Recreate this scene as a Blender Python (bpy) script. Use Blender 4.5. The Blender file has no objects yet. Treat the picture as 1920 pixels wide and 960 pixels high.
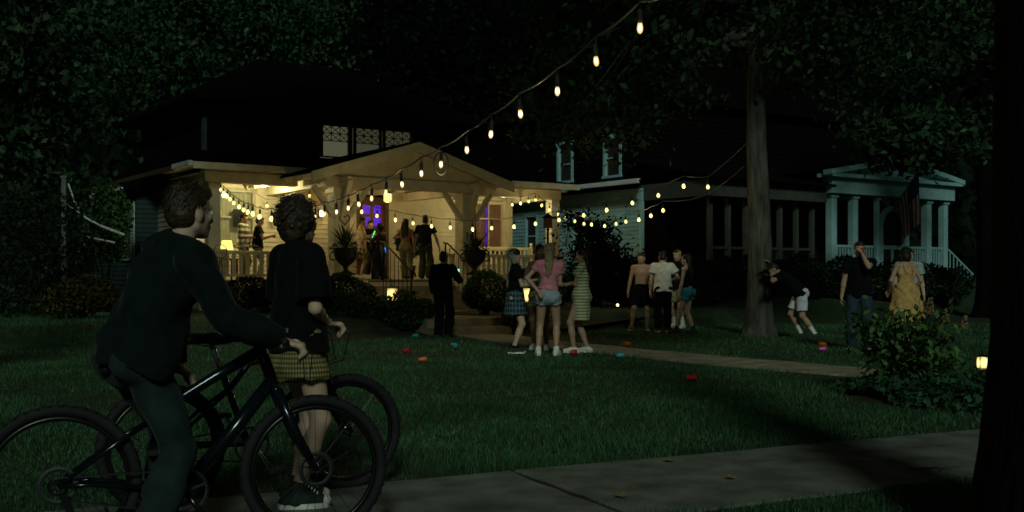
import bpy, bmesh, math, random
import numpy as np
from mathutils import Vector, Matrix
from math import radians, sin, cos, pi
random.seed(7); RNG = np.random.default_rng(11)
SC = bpy.context.scene
COL = SC.collection
# ------------------------------------------------------------------ camera, world, moon, exposure
F, CX, HY, CH = 2000.0, 960.0, 515.0, 1.2          # focal length and horizon in photo pixels, eye height in metres
cam = bpy.data.cameras.new("camera"); cam_o = bpy.data.objects.new("camera", cam); COL.objects.link(cam_o)
cam.sensor_width = 36; cam.lens = 37.5; cam.shift_y = (HY-480)/1920; cam.clip_start = .05; cam.clip_end = 600
cam.dof.use_dof = True; cam.dof.focus_distance = 8.5; cam.dof.aperture_fstop = 5.0; cam_o.location = (0, 0, CH); cam_o.rotation_euler = (radians(90), 0, 0); SC.camera = cam_o
MOON = Vector((.045, -.87, .50)).normalized()
W = bpy.data.worlds.new("World"); SC.world = W; W.use_nodes = True
nt = W.node_tree; bg = nt.nodes["Background"]
sky = nt.nodes.new("ShaderNodeTexSky"); sky.sky_type = 'NISHITA'; sky.sun_disc = False
sky.sun_elevation = math.asin(MOON.z); sky.sun_rotation = math.atan2(MOON.x, MOON.y)
tint = nt.nodes.new("ShaderNodeMix"); tint.data_type = 'RGBA'; tint.blend_type = 'MULTIPLY'; tint.inputs[0].default_value = 1
tint.inputs[7].default_value = (.45, 1.0, .72, 1)
nt.links.new(sky.outputs[0], tint.inputs[6]); nt.links.new(tint.outputs[2], bg.inputs[0])
bg.inputs[1].default_value = .0036
sl = bpy.data.lights.new("moon_light", 'SUN'); sl.energy = .95; sl.angle = radians(9); sl.color = (.78, 1.0, .84)
so = bpy.data.objects.new("moon_light", sl); COL.objects.link(so); so.rotation_euler = MOON.to_track_quat('Z', 'Y').to_euler()
vs = SC.view_settings; vs.view_transform = 'Standard'; vs.look = 'None'; vs.exposure = 0; vs.gamma = 1; vs.use_curve_mapping = False
SC.render.engine = 'CYCLES'; SC.cycles.use_denoising = True; SC.cycles.sample_clamp_indirect = 3; SC.cycles.max_bounces = 6
SC.cycles.use_light_tree = True; SC.cycles.caustics_reflective = False; SC.cycles.caustics_refractive = False
# ------------------------------------------------------------------ helpers
def P(px, py, d): return Vector(((px-CX)/F*d, d, CH-(py-HY)/F*d))
def G(px, py, z=0.0):
    d = (CH-z)*F/(py-HY); return Vector(((px-CX)/F*d, d, z))
def tag(o, label=None, cat=None, group=None, kind=None):
    if label: o['label'] = label
    if cat: o['category'] = cat
    if group: o['group'] = group
    if kind: o['kind'] = kind
    return o
def empty(name, loc=(0, 0, 0), rz=0):
    o = bpy.data.objects.new(name, None); COL.objects.link(o); o.location = loc; o.rotation_euler = (0, 0, rz)
    o.empty_display_size = .1; return o
def link(name, me, parent=None, mat=None):
    o = bpy.data.objects.new(name, me); COL.objects.link(o)
    if parent is not None: o.parent = parent
    if mat is not None:
        if not me.materials: me.materials.append(mat)
    return o
def copy_tree(o, parent=None):
    c = o.copy(); COL.objects.link(c)
    if parent is not None: c.parent = parent
    for ch in list(o.children): copy_tree(ch, c)
    return c
def np_mesh(name, V, faces, smooth=False):
    V = np.asarray(V, dtype=np.float32); me = bpy.data.meshes.new(name)
    faces = [np.asarray(f, dtype=np.int32) for f in faces if len(f)]
    me.vertices.add(len(V)); me.vertices.foreach_set("co", V.ravel())
    if faces:
        loops = np.concatenate([f.ravel() for f in faces]); tot = np.concatenate([np.full(len(f), f.shape[1], dtype=np.int32) for f in faces])
        start = np.concatenate([[0], np.cumsum(tot)[:-1]]).astype(np.int32)
        me.loops.add(len(loops)); me.loops.foreach_set("vertex_index", loops)
        me.polygons.add(len(tot)); me.polygons.foreach_set("loop_start", start)
        if smooth: me.polygons.foreach_set("use_smooth", np.ones(len(tot), dtype=bool))
    me.update(calc_edges=True); me.validate(); return me
class MB:                                           # collects shapes and links them as one mesh
    def __init__(s): s.v = []; s.f = []
    def raw(s, v, f):
        o = len(s.v); s.v += [tuple(p) for p in v]; s.f += [tuple(i+o for i in q) for q in f]; return s
    def box(s, x0, x1, y0, y1, z0, z1):
        return s.raw([(x, y, z) for z in (z0, z1) for y in (y0, y1) for x in (x0, x1)],
                     [(0, 2, 3, 1), (4, 5, 7, 6), (0, 1, 5, 4), (2, 6, 7, 3), (0, 4, 6, 2), (1, 3, 7, 5)])
    def bar(s, a, b, w, h, up=(0, 0, 1)):          # rectangular bar from a to b
        a = Vector(a); b = Vector(b); d = (b-a).normalized(); sd = d.cross(Vector(up))
        if sd.length < 1e-4: sd = d.cross(Vector((1, 0, 0)))
        sd.normalize(); u = sd.cross(d)
        v = [p+sd*(w/2*i)+u*(h/2*j) for p in (a, b) for j in (-1, 1) for i in (-1, 1)]
        return s.raw(v, [(0, 2, 3, 1), (4, 5, 7, 6), (0, 1, 5, 4), (2, 6, 7, 3), (0, 4, 6, 2), (1, 3, 7, 5)])
    def tube(s, pts, r, n=8, caps=True):
        pts = [Vector(p) for p in pts]; m = len(pts); rs = r if isinstance(r, (list, tuple)) else [r]*m
        ring = []; prev = None
        for i, p in enumerate(pts):
            t = (pts[min(i+1, m-1)]-pts[max(i-1, 0)]).normalized()
            if prev is None: prev = t.cross(Vector((0, 0, 1)) if abs(t.z) < .9 else Vector((1, 0, 0)))
            x = (prev-t*prev.dot(t)).normalized(); prev = x; y = t.cross(x)
            ring.append([p+(x*cos(2*pi*k/n)+y*sin(2*pi*k/n))*rs[i] for k in range(n)])
        f = [(i*n+k, i*n+(k+1) % n, (i+1)*n+(k+1) % n, (i+1)*n+k) for i in range(m-1) for k in range(n)]
        if caps: f += [tuple(reversed(range(n))), tuple((m-1)*n+k for k in range(n))]
        return s.raw([q for R in ring for q in R], f)
    def lathe(s, prof, n=16, c=(0, 0, 0)):
        v = [(c[0]+r*cos(2*pi*k/n), c[1]+r*sin(2*pi*k/n), c[2]+z) for r, z in prof for k in range(n)]; m = len(prof)
        f = [(i*n+k, i*n+(k+1) % n, (i+1)*n+(k+1) % n, (i+1)*n+k) for i in range(m-1) for k in range(n)]
        f += [tuple(reversed(range(n))), tuple((m-1)*n+k for k in range(n))]
        return s.raw(v, f)
    def ball(s, c, r, n=10, m=6, sc=(1, 1, 1)):
        v = [(c[0]+r*sc[0]*sin(pi*i/m)*cos(2*pi*k/n), c[1]+r*sc[1]*sin(pi*i/m)*sin(2*pi*k/n), c[2]+r*sc[2]*cos(pi*i/m)) for i in range(1, m) for k in range(n)]
        v += [(c[0], c[1], c[2]+r*sc[2]), (c[0], c[1], c[2]-r*sc[2])]; T = len(v)-2
        f = [(i*n+k, (i+1)*n+k, (i+1)*n+(k+1) % n, i*n+(k+1) % n) for i in range(m-2) for k in range(n)]
        f += [(T, k, (k+1) % n) for k in range(n)]+[(T+1, (m-2)*n+(k+1) % n, (m-2)*n+k) for k in range(n)]
        return s.raw(v, f)
    def ring(s, c, R, r, ax=(0, 1, 0), n=40, m=8, rr=None):   # torus round axis ax
        ax = Vector(ax).normalized(); x = ax.cross(Vector((0, 0, 1)) if abs(ax.z) < .9 else Vector((1, 0, 0))).normalized(); y = ax.cross(x); c = Vector(c)
        rr = rr or r; v = []
        for i in range(n):
            d = x*cos(2*pi*i/n)+y*sin(2*pi*i/n)
            v += [c+d*(R+r*cos(2*pi*k/m))+ax*(rr*sin(2*pi*k/m)) for k in range(m)]
        f = [(i*m+k, ((i+1) % n)*m+k, ((i+1) % n)*m+(k+1) % m, i*m+(k+1) % m) for i in range(n) for k in range(m)]
        return s.raw(v, f)
    def mesh(s, name, smooth=False):
        me = bpy.data.meshes.new(name); me.from_pydata(s.v, [], s.f); me.update()
        if smooth: me.shade_smooth()
        return me
    def build(s, name, mat, parent=None, smooth=False, bevel=0):
        o = link(name, s.mesh(name, smooth), parent, mat)
        if bevel:
            b = o.modifiers.new("bevel", 'BEVEL'); b.width = bevel; b.segments = 2; b.limit_method = 'ANGLE'
        return o
# ------------------------------------------------------------------ materials
MATS = {}
def mat(name, col, rough=.7, var=.25, scale=6.0, bump=0.0, bscale=60.0, metal=0.0, spec=.3, island=0.0):
    if name in MATS: return MATS[name]
    m = bpy.data.materials.new(name); m.use_nodes = True; t = m.node_tree; b = t.nodes["Principled BSDF"]
    b.inputs["Roughness"].default_value = rough; b.inputs["Metallic"].default_value = metal; b.inputs["Specular IOR Level"].default_value = spec
    tc = t.nodes.new("ShaderNodeTexCoord"); n = t.nodes.new("ShaderNodeTexNoise"); n.inputs["Scale"].default_value = scale; n.inputs["Detail"].default_value = 6
    t.links.new(tc.outputs["Object"], n.inputs["Vector"])
    r = t.nodes.new("ShaderNodeMapRange"); r.inputs[1].default_value = .3; r.inputs[2].default_value = .7; r.inputs[3].default_value = 1-var; r.inputs[4].default_value = 1+var
    t.links.new(n.outputs["Fac"], r.inputs[0])
    mx = t.nodes.new("ShaderNodeVectorMath"); mx.operation = 'SCALE'; mx.inputs[0].default_value = col[:3]; t.links.new(r.outputs[0], mx.inputs["Scale"])
    out = mx.outputs[0]
    if island:
        g = t.nodes.new("ShaderNodeNewGeometry"); r2 = t.nodes.new("ShaderNodeMapRange"); r2.inputs[3].default_value = 1-island; r2.inputs[4].default_value = 1+island
        t.links.new(g.outputs["Random Per Island"], r2.inputs[0]); m2 = t.nodes.new("ShaderNodeVectorMath"); m2.operation = 'SCALE'
        t.links.new(out, m2.inputs[0]); t.links.new(r2.outputs[0], m2.inputs["Scale"]); out = m2.outputs[0]
    t.links.new(out, b.inputs["Base Color"])
    if bump:
        n2 = t.nodes.new("ShaderNodeTexNoise"); n2.inputs["Scale"].default_value = bscale; n2.inputs["Detail"].default_value = 4
        if 'bark' in name:
            mp = t.nodes.new("ShaderNodeMapping"); mp.inputs["Scale"].default_value = (1, 1, .16); t.links.new(tc.outputs["Object"], mp.inputs[0]); t.links.new(mp.outputs[0], n2.inputs["Vector"]); t.links.new(mp.outputs[0], n.inputs["Vector"])
        else: t.links.new(tc.outputs["Object"], n2.inputs["Vector"])
        bp = t.nodes.new("ShaderNodeBump"); bp.inputs["Strength"].default_value = bump; bp.inputs["Distance"].default_value = .05 if "bark" in name else .02
        t.links.new(n2.outputs["Fac"], bp.inputs["Height"]); t.links.new(bp.outputs[0], b.inputs["Normal"])
    MATS[name] = m; return m
def emat(name, col, strength):
    if name in MATS: return MATS[name]
    m = bpy.data.materials.new(name); m.use_nodes = True; t = m.node_tree; b = t.nodes["Principled BSDF"]
    b.inputs["Base Color"].default_value = (*[min(c, .8) for c in col], 1); b.inputs["Emission Color"].default_value = (*col, 1); b.inputs["Emission Strength"].default_value = strength
    MATS[name] = m; return m
def lanternmat(name, col, lo, hi, r):                      # paper lit from a flame in its middle
    m = emat(name, col, lo); t = m.node_tree; tc = t.nodes.new("ShaderNodeTexCoord"); l = t.nodes.new("ShaderNodeVectorMath"); l.operation = 'LENGTH'; t.links.new(tc.outputs["Object"], l.inputs[0])
    q = t.nodes.new("ShaderNodeMapRange"); q.inputs[1].default_value = r*.9; q.inputs[2].default_value = r*1.65; q.inputs[3].default_value = hi; q.inputs[4].default_value = lo; t.links.new(l.outputs["Value"], q.inputs[0])
    n = t.nodes.new("ShaderNodeTexNoise"); n.inputs["Scale"].default_value = 9/r*.1; t.links.new(tc.outputs["Object"], n.inputs["Vector"]); k = t.nodes.new("ShaderNodeMath"); k.operation = 'MULTIPLY'; t.links.new(q.outputs[0], k.inputs[0]); a = t.nodes.new("ShaderNodeMath"); a.operation = 'ADD'; a.inputs[1].default_value = .5; t.links.new(n.outputs["Fac"], a.inputs[0]); t.links.new(a.outputs[0], k.inputs[1])
    t.links.new(k.outputs[0], t.nodes["Principled BSDF"].inputs["Emission Strength"]); return m
def leafmat(name, col, tr=.25):
    if name in MATS: return MATS[name]
    m = mat(name, col, .55, .4, .9, island=.5, spec=.18); t = m.node_tree; b = t.nodes["Principled BSDF"]
    x = t.nodes.new("ShaderNodeBsdfTranslucent"); mxs = t.nodes.new("ShaderNodeMixShader"); mxs.inputs[0].default_value = tr
    t.links.new(b.inputs["Base Color"].links[0].from_socket, x.inputs["Color"]); o = t.nodes["Material Output"]
    t.links.new(b.outputs[0], mxs.inputs[1]); t.links.new(x.outputs[0], mxs.inputs[2]); t.links.new(mxs.outputs[0], o.inputs[0]); return m
def stripes(name, axis, period, c0, c1, frac=.5, second=None, rough=.8):   # woven stripes; a second axis gives a check
    m = bpy.data.materials.new(name); m.use_nodes = True; t = m.node_tree; b = t.nodes["Principled BSDF"]; b.inputs["Roughness"].default_value = rough
    tc = t.nodes.new("ShaderNodeTexCoord"); sp = t.nodes.new("ShaderNodeSeparateXYZ"); t.links.new(tc.outputs["Object"], sp.inputs[0])
    def sq(ax, per, fr):
        a = t.nodes.new("ShaderNodeMath"); a.operation = 'DIVIDE'; a.inputs[1].default_value = per
        if ax == 'R':
            q = t.nodes.new("ShaderNodeMath"); q.operation = 'ARCTAN2'; t.links.new(sp.outputs[0], q.inputs[0]); t.links.new(sp.outputs[1], q.inputs[1]); t.links.new(q.outputs[0], a.inputs[0])
        else: t.links.new(sp.outputs['XYZ'.index(ax)], a.inputs[0])
        f = t.nodes.new("ShaderNodeMath"); f.operation = 'FRACT'; t.links.new(a.outputs[0], f.inputs[0])
        g = t.nodes.new("ShaderNodeMath"); g.operation = 'LESS_THAN'; g.inputs[1].default_value = fr; t.links.new(f.outputs[0], g.inputs[0]); return g.outputs[0]
    k = sq(axis, period, frac)
    if second:
        k2 = sq(second[0], second[1], frac); ad = t.nodes.new("ShaderNodeMath"); ad.operation = 'ADD'; t.links.new(k, ad.inputs[0]); t.links.new(k2, ad.inputs[1])
        dv = t.nodes.new("ShaderNodeMath"); dv.operation = 'MULTIPLY'; dv.inputs[1].default_value = .5; t.links.new(ad.outputs[0], dv.inputs[0]); k = dv.outputs[0]
    mx = t.nodes.new("ShaderNodeMix"); mx.data_type = 'RGBA'; mx.inputs[6].default_value = (*c0, 1); mx.inputs[7].default_value = (*c1, 1)
    t.links.new(k, mx.inputs[0]); t.links.new(mx.outputs[2], b.inputs["Base Color"]); MATS[name] = m; return m
CREAM = mat("cream paint", (.68, .61, .45), .6, .12, 3, .15, 90)
TRIM = mat("cream trim paint", (.72, .65, .47), .5, .12, 4, .12, 120)
WHITE = mat("moon-tinted white paint", (.25, .41, .43), .6, .18, 2.5, .2, 80)  # white wall and trim paint tinted teal to carry the moonlight colour
WHITET = mat("moon-tinted white trim paint", (.30, .50, .52), .5, .12, 4, .1, 120)
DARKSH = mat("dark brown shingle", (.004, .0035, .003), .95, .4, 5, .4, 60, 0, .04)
DARKW = mat("dark stained wood", (.06, .035, .018), .6, .3, 6, .2, 60)
PORCHF = mat("porch floor paint", (.16, .12, .08), .55, .3, 4, .2, 50)
CONC = mat("concrete", (.136, .144, .126), .9, .45, 3.6, 1.0, 60)
STEP = mat("step concrete", (.26, .22, .15), .9, .35, 3, .5, 80)
IRON = mat("black iron", (.012, .012, .012), .45, .2, 10, .1, 100, .6)
BARK = mat("bark", (.075, .072, .058), .95, .6, 12, 1.0, 34)
BARKD = mat("dark bark", (.004, .0035, .003), .95, .5, 5, .9, 30, 0, .05)
LEAF = leafmat("oak leaf", (.026, .058, .024)); LEAFB = leafmat("bright leaf", (.034, .082, .032)); LEAFD = leafmat("dark leaf", (.012, .027, .012)); LEAFSH = leafmat("shade-darkened leaf", (.004, .009, .005)); LEAFSH.node_tree.nodes['Principled BSDF'].inputs['Specular IOR Level'].default_value = .05  # last leaf: colour darkened to stand in for shade on far trees
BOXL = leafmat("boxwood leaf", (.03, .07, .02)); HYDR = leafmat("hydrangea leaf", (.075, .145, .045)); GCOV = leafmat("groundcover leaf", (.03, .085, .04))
GRASS = leafmat("grass blade", (.046, .120, .052), .3); SOIL = mat("lawn soil", (.018, .034, .012), .95, .5, 4, .6, 40); MULCH = mat("mulch", (.025, .016, .010), .95, .5, 8, .8, 40)
RUBBER = mat("tyre rubber", (.012, .012, .012), .8, .2, 12, .2, 150); CHROME = mat("chrome", (.6, .62, .62), .18, .1, 8, 0, 1, 1.0); STEEL = mat("spoke steel", (.12, .125, .125), .35, .1, 8, 0, 1, 1.0)
GLASSD = mat("dark glass", (.012, .016, .018), .08, .2, 2, 0, 1, 0, .6)
# ------------------------------------------------------------------ signed-distance modelling of bodies and clothes
class Sdf:
    def __init__(s): s.p = []
    def rc(s, a, b, r0, r1=None):
        a = np.array(a, float); b = np.array(b, float); r1 = r0 if r1 is None else r1; R = max(r0, r1)
        def f(X):
            ba = b-a; L2 = max(ba@ba, 1e-9); q = X-a; t = np.clip(q@ba/L2, 0, 1)
            return np.sqrt(((q-t[..., None]*ba)**2).sum(-1))-(r0+(r1-r0)*t)
        s.p.append((f, np.minimum(a, b)-R, np.maximum(a, b)+R)); return s
    def ec(s, a, b, ra, rb, side=(1, 0, 0), flat=0):          # elliptical tapered column; flat: 1 start, 2 end, 3 both
        a = np.array(a, float); b = np.array(b, float); ba = b-a; L = np.sqrt(ba@ba); ax = ba/L
        w = np.array(side, float); w = w-ax*(w@ax); w /= np.sqrt(w@w); u = np.cross(ax, w); R = max(*ra, *rb)
        def f(X):
            q = X-a; l = q@ax; t = np.clip(l/L, 0, 1); rx = ra[0]+(rb[0]-ra[0])*t; ry = ra[1]+(rb[1]-ra[1])*t; res = l-t*L
            if flat & 1: res = np.where(res < 0, 0, res)
            if flat & 2: res = np.where(res > 0, 0, res)
            m = np.minimum(rx, ry); d = (np.sqrt(((q@w)/rx)**2+((q@u)/ry)**2+(res/m)**2)-1)*m
            if flat & 1: d = np.maximum(d, -l)
            if flat & 2: d = np.maximum(d, l-L)
            return d
        s.p.append((f, np.minimum(a, b)-R, np.maximum(a, b)+R)); return s
    def el(s, c, r, Rm=None):
        c = np.array(c, float); r = np.array(r, float); Rm = np.eye(3) if Rm is None else Rm; R = r.max()
        def f(X):
            q = (X-c)@Rm; n = np.sqrt(((q/r)**2).sum(-1)); n2 = np.sqrt(((q/(r*r))**2).sum(-1)); return n*(n-1)/np.maximum(n2, 1e-6)
        s.p.append((f, c-R, c+R)); return s
    def mesh(s, name, vox, k=.02, fold=0.0, fs=25.0, scale=1.0):
        lo = np.min([p[1] for p in s.p], 0)-4*vox-fold; hi = np.max([p[2] for p in s.p], 0)+4*vox+fold
        n = np.ceil((hi-lo)/vox).astype(int)+1; v = np.full(n, .12)
        ax = [lo[i]+vox*np.arange(n[i]) for i in range(3)]; pad = k+3*vox
        for f, a, b in s.p:
            i0 = np.maximum(((a-pad-lo)/vox).astype(int), 0); i1 = np.minimum(np.ceil((b+pad-lo)/vox).astype(int)+1, n)
            slc = tuple(slice(i0[i], i1[i]) for i in range(3))
            X = np.stack(np.meshgrid(*[ax[i][slc[i]] for i in range(3)], indexing='ij'), -1)
            d = f(X); r = v[slc]; h = np.clip(.5+.5*(r-d)/k, 0, 1); v[slc] = r*(1-h)+d*h-k*h*(1-h)
        if fold:
            X, Y, Z = np.meshgrid(*ax, indexing='ij'); w = Z*.55
            v = v+fold*(np.sin(fs*(X+.6*w)+2.3*np.sin(fs*.31*Z))*np.sin(fs*.45*(Y-w)+1.7)+.6*np.sin(fs*.8*(Z+.4*X)+3*np.sin(fs*.27*X))*np.sin(fs*.5*Y+.8)+.45*np.sin(fs*1.9*(X-.5*Z)+2*np.sin(fs*.4*Z))*np.sin(fs*1.1*(Y+.3*Z)))
        V, Q = surfnet(v, lo, vox)
        return np_mesh(name, V*scale, [Q], True)
def surfnet(v, org, h):
    s = v < 0; nx, ny, nz = v.shape
    cs = [s[i:nx-1+i, j:ny-1+j, k:nz-1+k] for i in (0, 1) for j in (0, 1) for k in (0, 1)]
    sm = sum(c.astype(np.int8) for c in cs); act = (sm > 0) & (sm < 8); cells = np.argwhere(act)
    idx = np.full(act.shape, -1, np.int32); idx[act] = np.arange(len(cells))
    off = np.array([(i, j, k) for i in (0, 1) for j in (0, 1) for k in (0, 1)])
    val = np.stack([v[tuple((cells+o).T)] for o in off], 1); acc = np.zeros((len(cells), 3)); cnt = np.zeros(len(cells))
    for i in range(8):
        for j in range(i+1, 8):
            if np.abs(off[i]-off[j]).sum() != 1: continue
            c = (val[:, i] < 0) != (val[:, j] < 0); t = val[:, i]/np.where(c, val[:, i]-val[:, j], 1)
            acc += np.where(c[:, None], off[i]+t[:, None]*(off[j]-off[i]), 0); cnt += c
    V = (cells+acc/np.maximum(cnt, 1)[:, None])*h+org; Q = []
    for A in range(3):
        B, C = (A+1) % 3, (A+2) % 3; sl0 = [slice(None)]*3; sl1 = [slice(None)]*3; sl0[A] = slice(0, -1); sl1[A] = slice(1, None)
        e = np.argwhere(s[tuple(sl0)] != s[tuple(sl1)]); e = e[(e[:, B] > 0) & (e[:, C] > 0) & (e[:, B] < v.shape[B]-1) & (e[:, C] < v.shape[C]-1)]
        inside = s[tuple(e.T)]; q = []
        for db, dc in ((1, 1), (0, 1), (0, 0), (1, 0)):
            g = e.copy(); g[:, B] -= db; g[:, C] -= dc; q.append(idx[tuple(g.T)])
        q = np.stack(q, 1); q[~inside] = q[~inside][:, ::-1]; Q.append(q[(q >= 0).all(1)])
    return V, np.concatenate(Q)
# ------------------------------------------------------------------ people
SKINS = {'pale': mat("pale skin", (.52, .34, .25), .5, .1, 10, .1, 90), 'tan': mat("tan skin", (.40, .24, .16), .5, .1, 10, .1, 90), 'brown': mat("brown skin", (.20, .11, .07), .5, .1, 10, .1, 90)}
HAIRM = {'dark': mat("dark hair", (.018, .012, .009), .45, .5, 30, .5, 60), 'brown': mat("brown hair", (.04, .025, .015), .45, .5, 30, .5, 60), 'blond': mat("blond hair", (.22, .155, .075), .45, .4, 30, .5, 60), 'ash': mat("ash blond hair", (.22, .19, .14), .45, .4, 30, .5, 60)}
def A(*v): return np.array(v, float)
def unit(v): return v/max(np.sqrt((v*v).sum()), 1e-9)
def ik(a, t, l1, l2, pole):
    d = t-a; L = np.sqrt(d@d); n = unit(d); L = min(L, (l1+l2)*.998); x = (l1*l1-l2*l2+L*L)/(2*L); y = math.sqrt(max(l1*l1-x*x, 0))
    p = pole-n*(pole@n); p = unit(p); return a+n*x+p*y, a+n*L
def rotz(v, deg):
    c, s = cos(radians(deg)), sin(radians(deg)); return A(v[0]*c-v[1]*s, v[0]*s+v[1]*c, v[2])
def person(label, loc, face, H=1.7, skin='pale', pose={}, clothes=(), hair=None, group=None, fem=False, vox=.011, eyes=False, wide=1.0):
    q = dict(pel=(0, 0, .92), lean=(0, .02), tw=0, head=(0, 0), wl=(-.27, .06, .80), wr=(.27, .06, .80), pl=(-.5, -1, -.1), pr=(.5, -1, -.1), al=(-.10, 0, .075), ar=(.10, 0, .075), tl=8, tr=-8, kl=(-.1, 1, 0), kr=(.1, 1, 0), gl=25, gr=25, hl=None, hr=None)
    q.update(pose); J = {}
    sc = H/1.7; root = empty("person", loc, radians(face)); tag(root, label, "person", group)
    pel = A(*q['pel']); sp = unit(A(q['lean'][0], q['lean'][1], math.sqrt(max(.25-q['lean'][0]**2-q['lean'][1]**2, .01)))); R0 = A(1, 0, 0)
    RS = unit(rotz(R0, q['tw'])-sp*(rotz(R0, q['tw'])@sp)); FW = np.cross(sp, RS)
    neck = pel+sp*.50; shw = (.155 if fem else .178)*wide
    shl = neck-sp*.055-RS*shw; shr = neck-sp*.055+RS*shw
    ell, wl = ik(shl, A(*q['wl']), .285, .25, A(*q['pl'])); elr, wr = ik(shr, A(*q['wr']), .285, .25, A(*q['pr']))
    hpl = pel+A(-.09, 0, -.03); hpr = pel+A(.09, 0, -.03)
    knl, al = ik(hpl, A(*q['al']), .43, .42, A(*q['kl'])); knr, ar = ik(hpr, A(*q['ar']), .43, .42, A(*q['kr']))
    yaw, pit = q['head']; hf = rotz(A(0, 1, 0), yaw); hr = rotz(A(1, 0, 0), yaw); hu = A(0, 0, 1)
    cp, s_ = cos(radians(pit)), sin(radians(pit)); hf, hu = hf*cp+hu*s_, hu*cp-hf*s_
    hup = unit(sp*.5+hu*.5); hc = neck+hup*.10+hu*.045+hf*.012
    HR = np.stack([hr, hf, hu], 1)
    def h(x, y, z): return hc+HR@A(x, y, z)
    J.update(pel=pel, neck=neck, shl=shl, shr=shr, ell=ell, elr=elr, wl=wl, wr=wr, hpl=hpl, hpr=hpr, knl=knl, knr=knr, al=al, ar=ar, hc=hc, HR=HR)
    hw, ww, cw = ((.160, .118, .142) if fem else (.158, .138, .165)); hw *= wide; ww *= wide; cw *= wide
    wst = pel+sp*.17; ch = pel+sp*.33; shm = neck-sp*.05
    b = Sdf()
    b.ec(pel-sp*.03, wst, (hw, .11), (ww, .092*wide)).ec(wst, ch, (ww, .092*wide), (cw, .108*wide), RS).ec(ch, shm, (cw, .105*wide), (shw*.85, .075), RS)
    b.rc(neck-sp*.04, hc-hu*.05-hf*.015, .056 if not fem else .049, .050 if not fem else .044)
    for sd, s, e, w, n_, pk in ((-1, shl, ell, wl, 'l', 'hl'), (1, shr, elr, wr, 'r', 'hr')):
        b.rc(s, s, .058 if not fem else .05); b.rc(s, e, .050 if not fem else .041, .037 if not fem else .032); fd = unit(w-e)
        b.rc(e, e+fd*.08, .036, .040 if not fem else .034); b.rc(e+fd*.07, w, .039 if not fem else .033, .026)
        b.rc(neck-sp*.03+RS*sd*.05, s+A(0, 0, .005), .05, .045)
        hd = unit(A(*q[pk])) if q[pk] is not None else fd
        nrm = unit(np.cross(hd, A(0, 0, 1) if abs(hd[2]) < .8 else FW)*-sd) if abs(hd[2]) < .8 else unit(-RS*sd)
        if abs(hd[2]) < .8: nrm = unit(A(0, 0, -1)+hd*hd[2])
        lat = np.cross(nrm, hd); kn = w+hd*.085; J['p'+n_] = w+hd*.075+nrm*.03; J['n'+n_] = nrm
        b.ec(w+hd*.01, kn, (.030, .017), (.041, .014), lat)
        g = radians(q['g'+n_])
        for i, (o_, L_) in enumerate(((-.030, .068), (-.010, .078), (.010, .073), (.029, .058))):
            p0 = kn+lat*o_; d1 = unit(hd*cos(g)+nrm*sin(g)+lat*o_*1.5); p1 = p0+d1*L_*.5; d2 = unit(hd*cos(g*2)+nrm*sin(g*2)); p2 = p1+d2*L_*.55
            b.rc(p0-hd*.01, p1, .0092, .0085); b.rc(p1, p2, .0085, .007)
        tb = w+hd*.035-lat*.030; sgn = -1
        t1 = tb+unit(hd*.6-lat*.55+nrm*.45)*.042; t2 = t1+unit(hd*.75+nrm*.6*math.sin(g+.4))*.032
        b.rc(w+hd*.02-lat*.015, tb, .016, .013); b.rc(tb, t1, .0125, .0105); b.rc(t1, t2, .0105, .008)
    for hp, kn, an, ty, sd in ((hpl, knl, al, q['tl'], -1), (hpr, knr, ar, q['tr'], 1)):
        b.rc(hp, kn, .088 if fem else .085, .055); b.rc(kn, kn, .057); sh = unit(an-kn); bk = unit(rotz(A(0, -1, 0), ty))
        b.rc(kn+sh*.04, kn+sh*.16, .050, .052); b.rc(kn+sh*.10+bk*.014, kn+sh*.2+bk*.012, .045, .042); b.rc(kn+sh*.16, an, .050, .034)
        b.el(hp+A(0, -.045, -.005), (.080, .080, .085))
        fdir = rotz(A(0, 1, 0), ty); b.rc(an+A(0, 0, -.03)-fdir*.04, an+A(0, 0, -.042)+fdir*.13, .034, .022)
    if fem:
        for sd in (-1, 1): b.el(ch+sp*.02+RS*sd*.062+FW*.085, (.058, .05, .056))
    # head with cranium, brow, nose, lips, chin, jaw and ears
    b.el(h(0, -.012, .03), (.076, .096, .092), HR); b.el(h(0, .022, -.035), (.060, .070, .078), HR); b.rc(h(-.045, .0, -.06), h(-.018, .062, -.095), .026, .020); b.rc(h(.045, .0, -.06), h(.018, .062, -.095), .026, .020)
    b.el(h(0, .068, -.093), (.022, .019, .018), HR); b.el(h(0, .080, .022), (.048, .016, .011), HR)
    f_ = Sdf(); 
    b.rc(h(0, .086, .008), h(0, .108, -.034), .008, .0125); b.el(h(0, .086, -.062), (.024, .011, .0065), HR); b.el(h(0, .084, -.074), (.020, .011, .007), HR)
    for sd in (-1, 1): b.el(h(.076*sd, -.008, -.018), (.010, .021, .031), HR); b.el(h(.035*sd, .070, -.022), (.022, .016, .016), HR)
    skm = SKINS[skin]
    link("body", b.mesh("body", vox, .018, scale=sc), root, skm)
    if eyes:
        for sd in (-1, 1):
            c = h(.030*sd, .083, -.003)*sc; o = MB().ball(c, .0125*sc, 8, 6).build("eye", mat("eye white", (.7, .7, .66), .25, .05), root, True)
            MB().ball(c+HR@A(0, .0065, 0)*sc, .0072*sc, 8, 6).build("iris", mat("iris", (.03, .02, .015), .2, .1), o, True)
        MB().tube([h(-.02, .0965, -.068)*sc, h(0, .099, -.067)*sc, h(.02, .0965, -.068)*sc], .002*sc, 5).build("mouth", mat("lip line", (.16, .05, .04), .5, .1), root)
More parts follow.
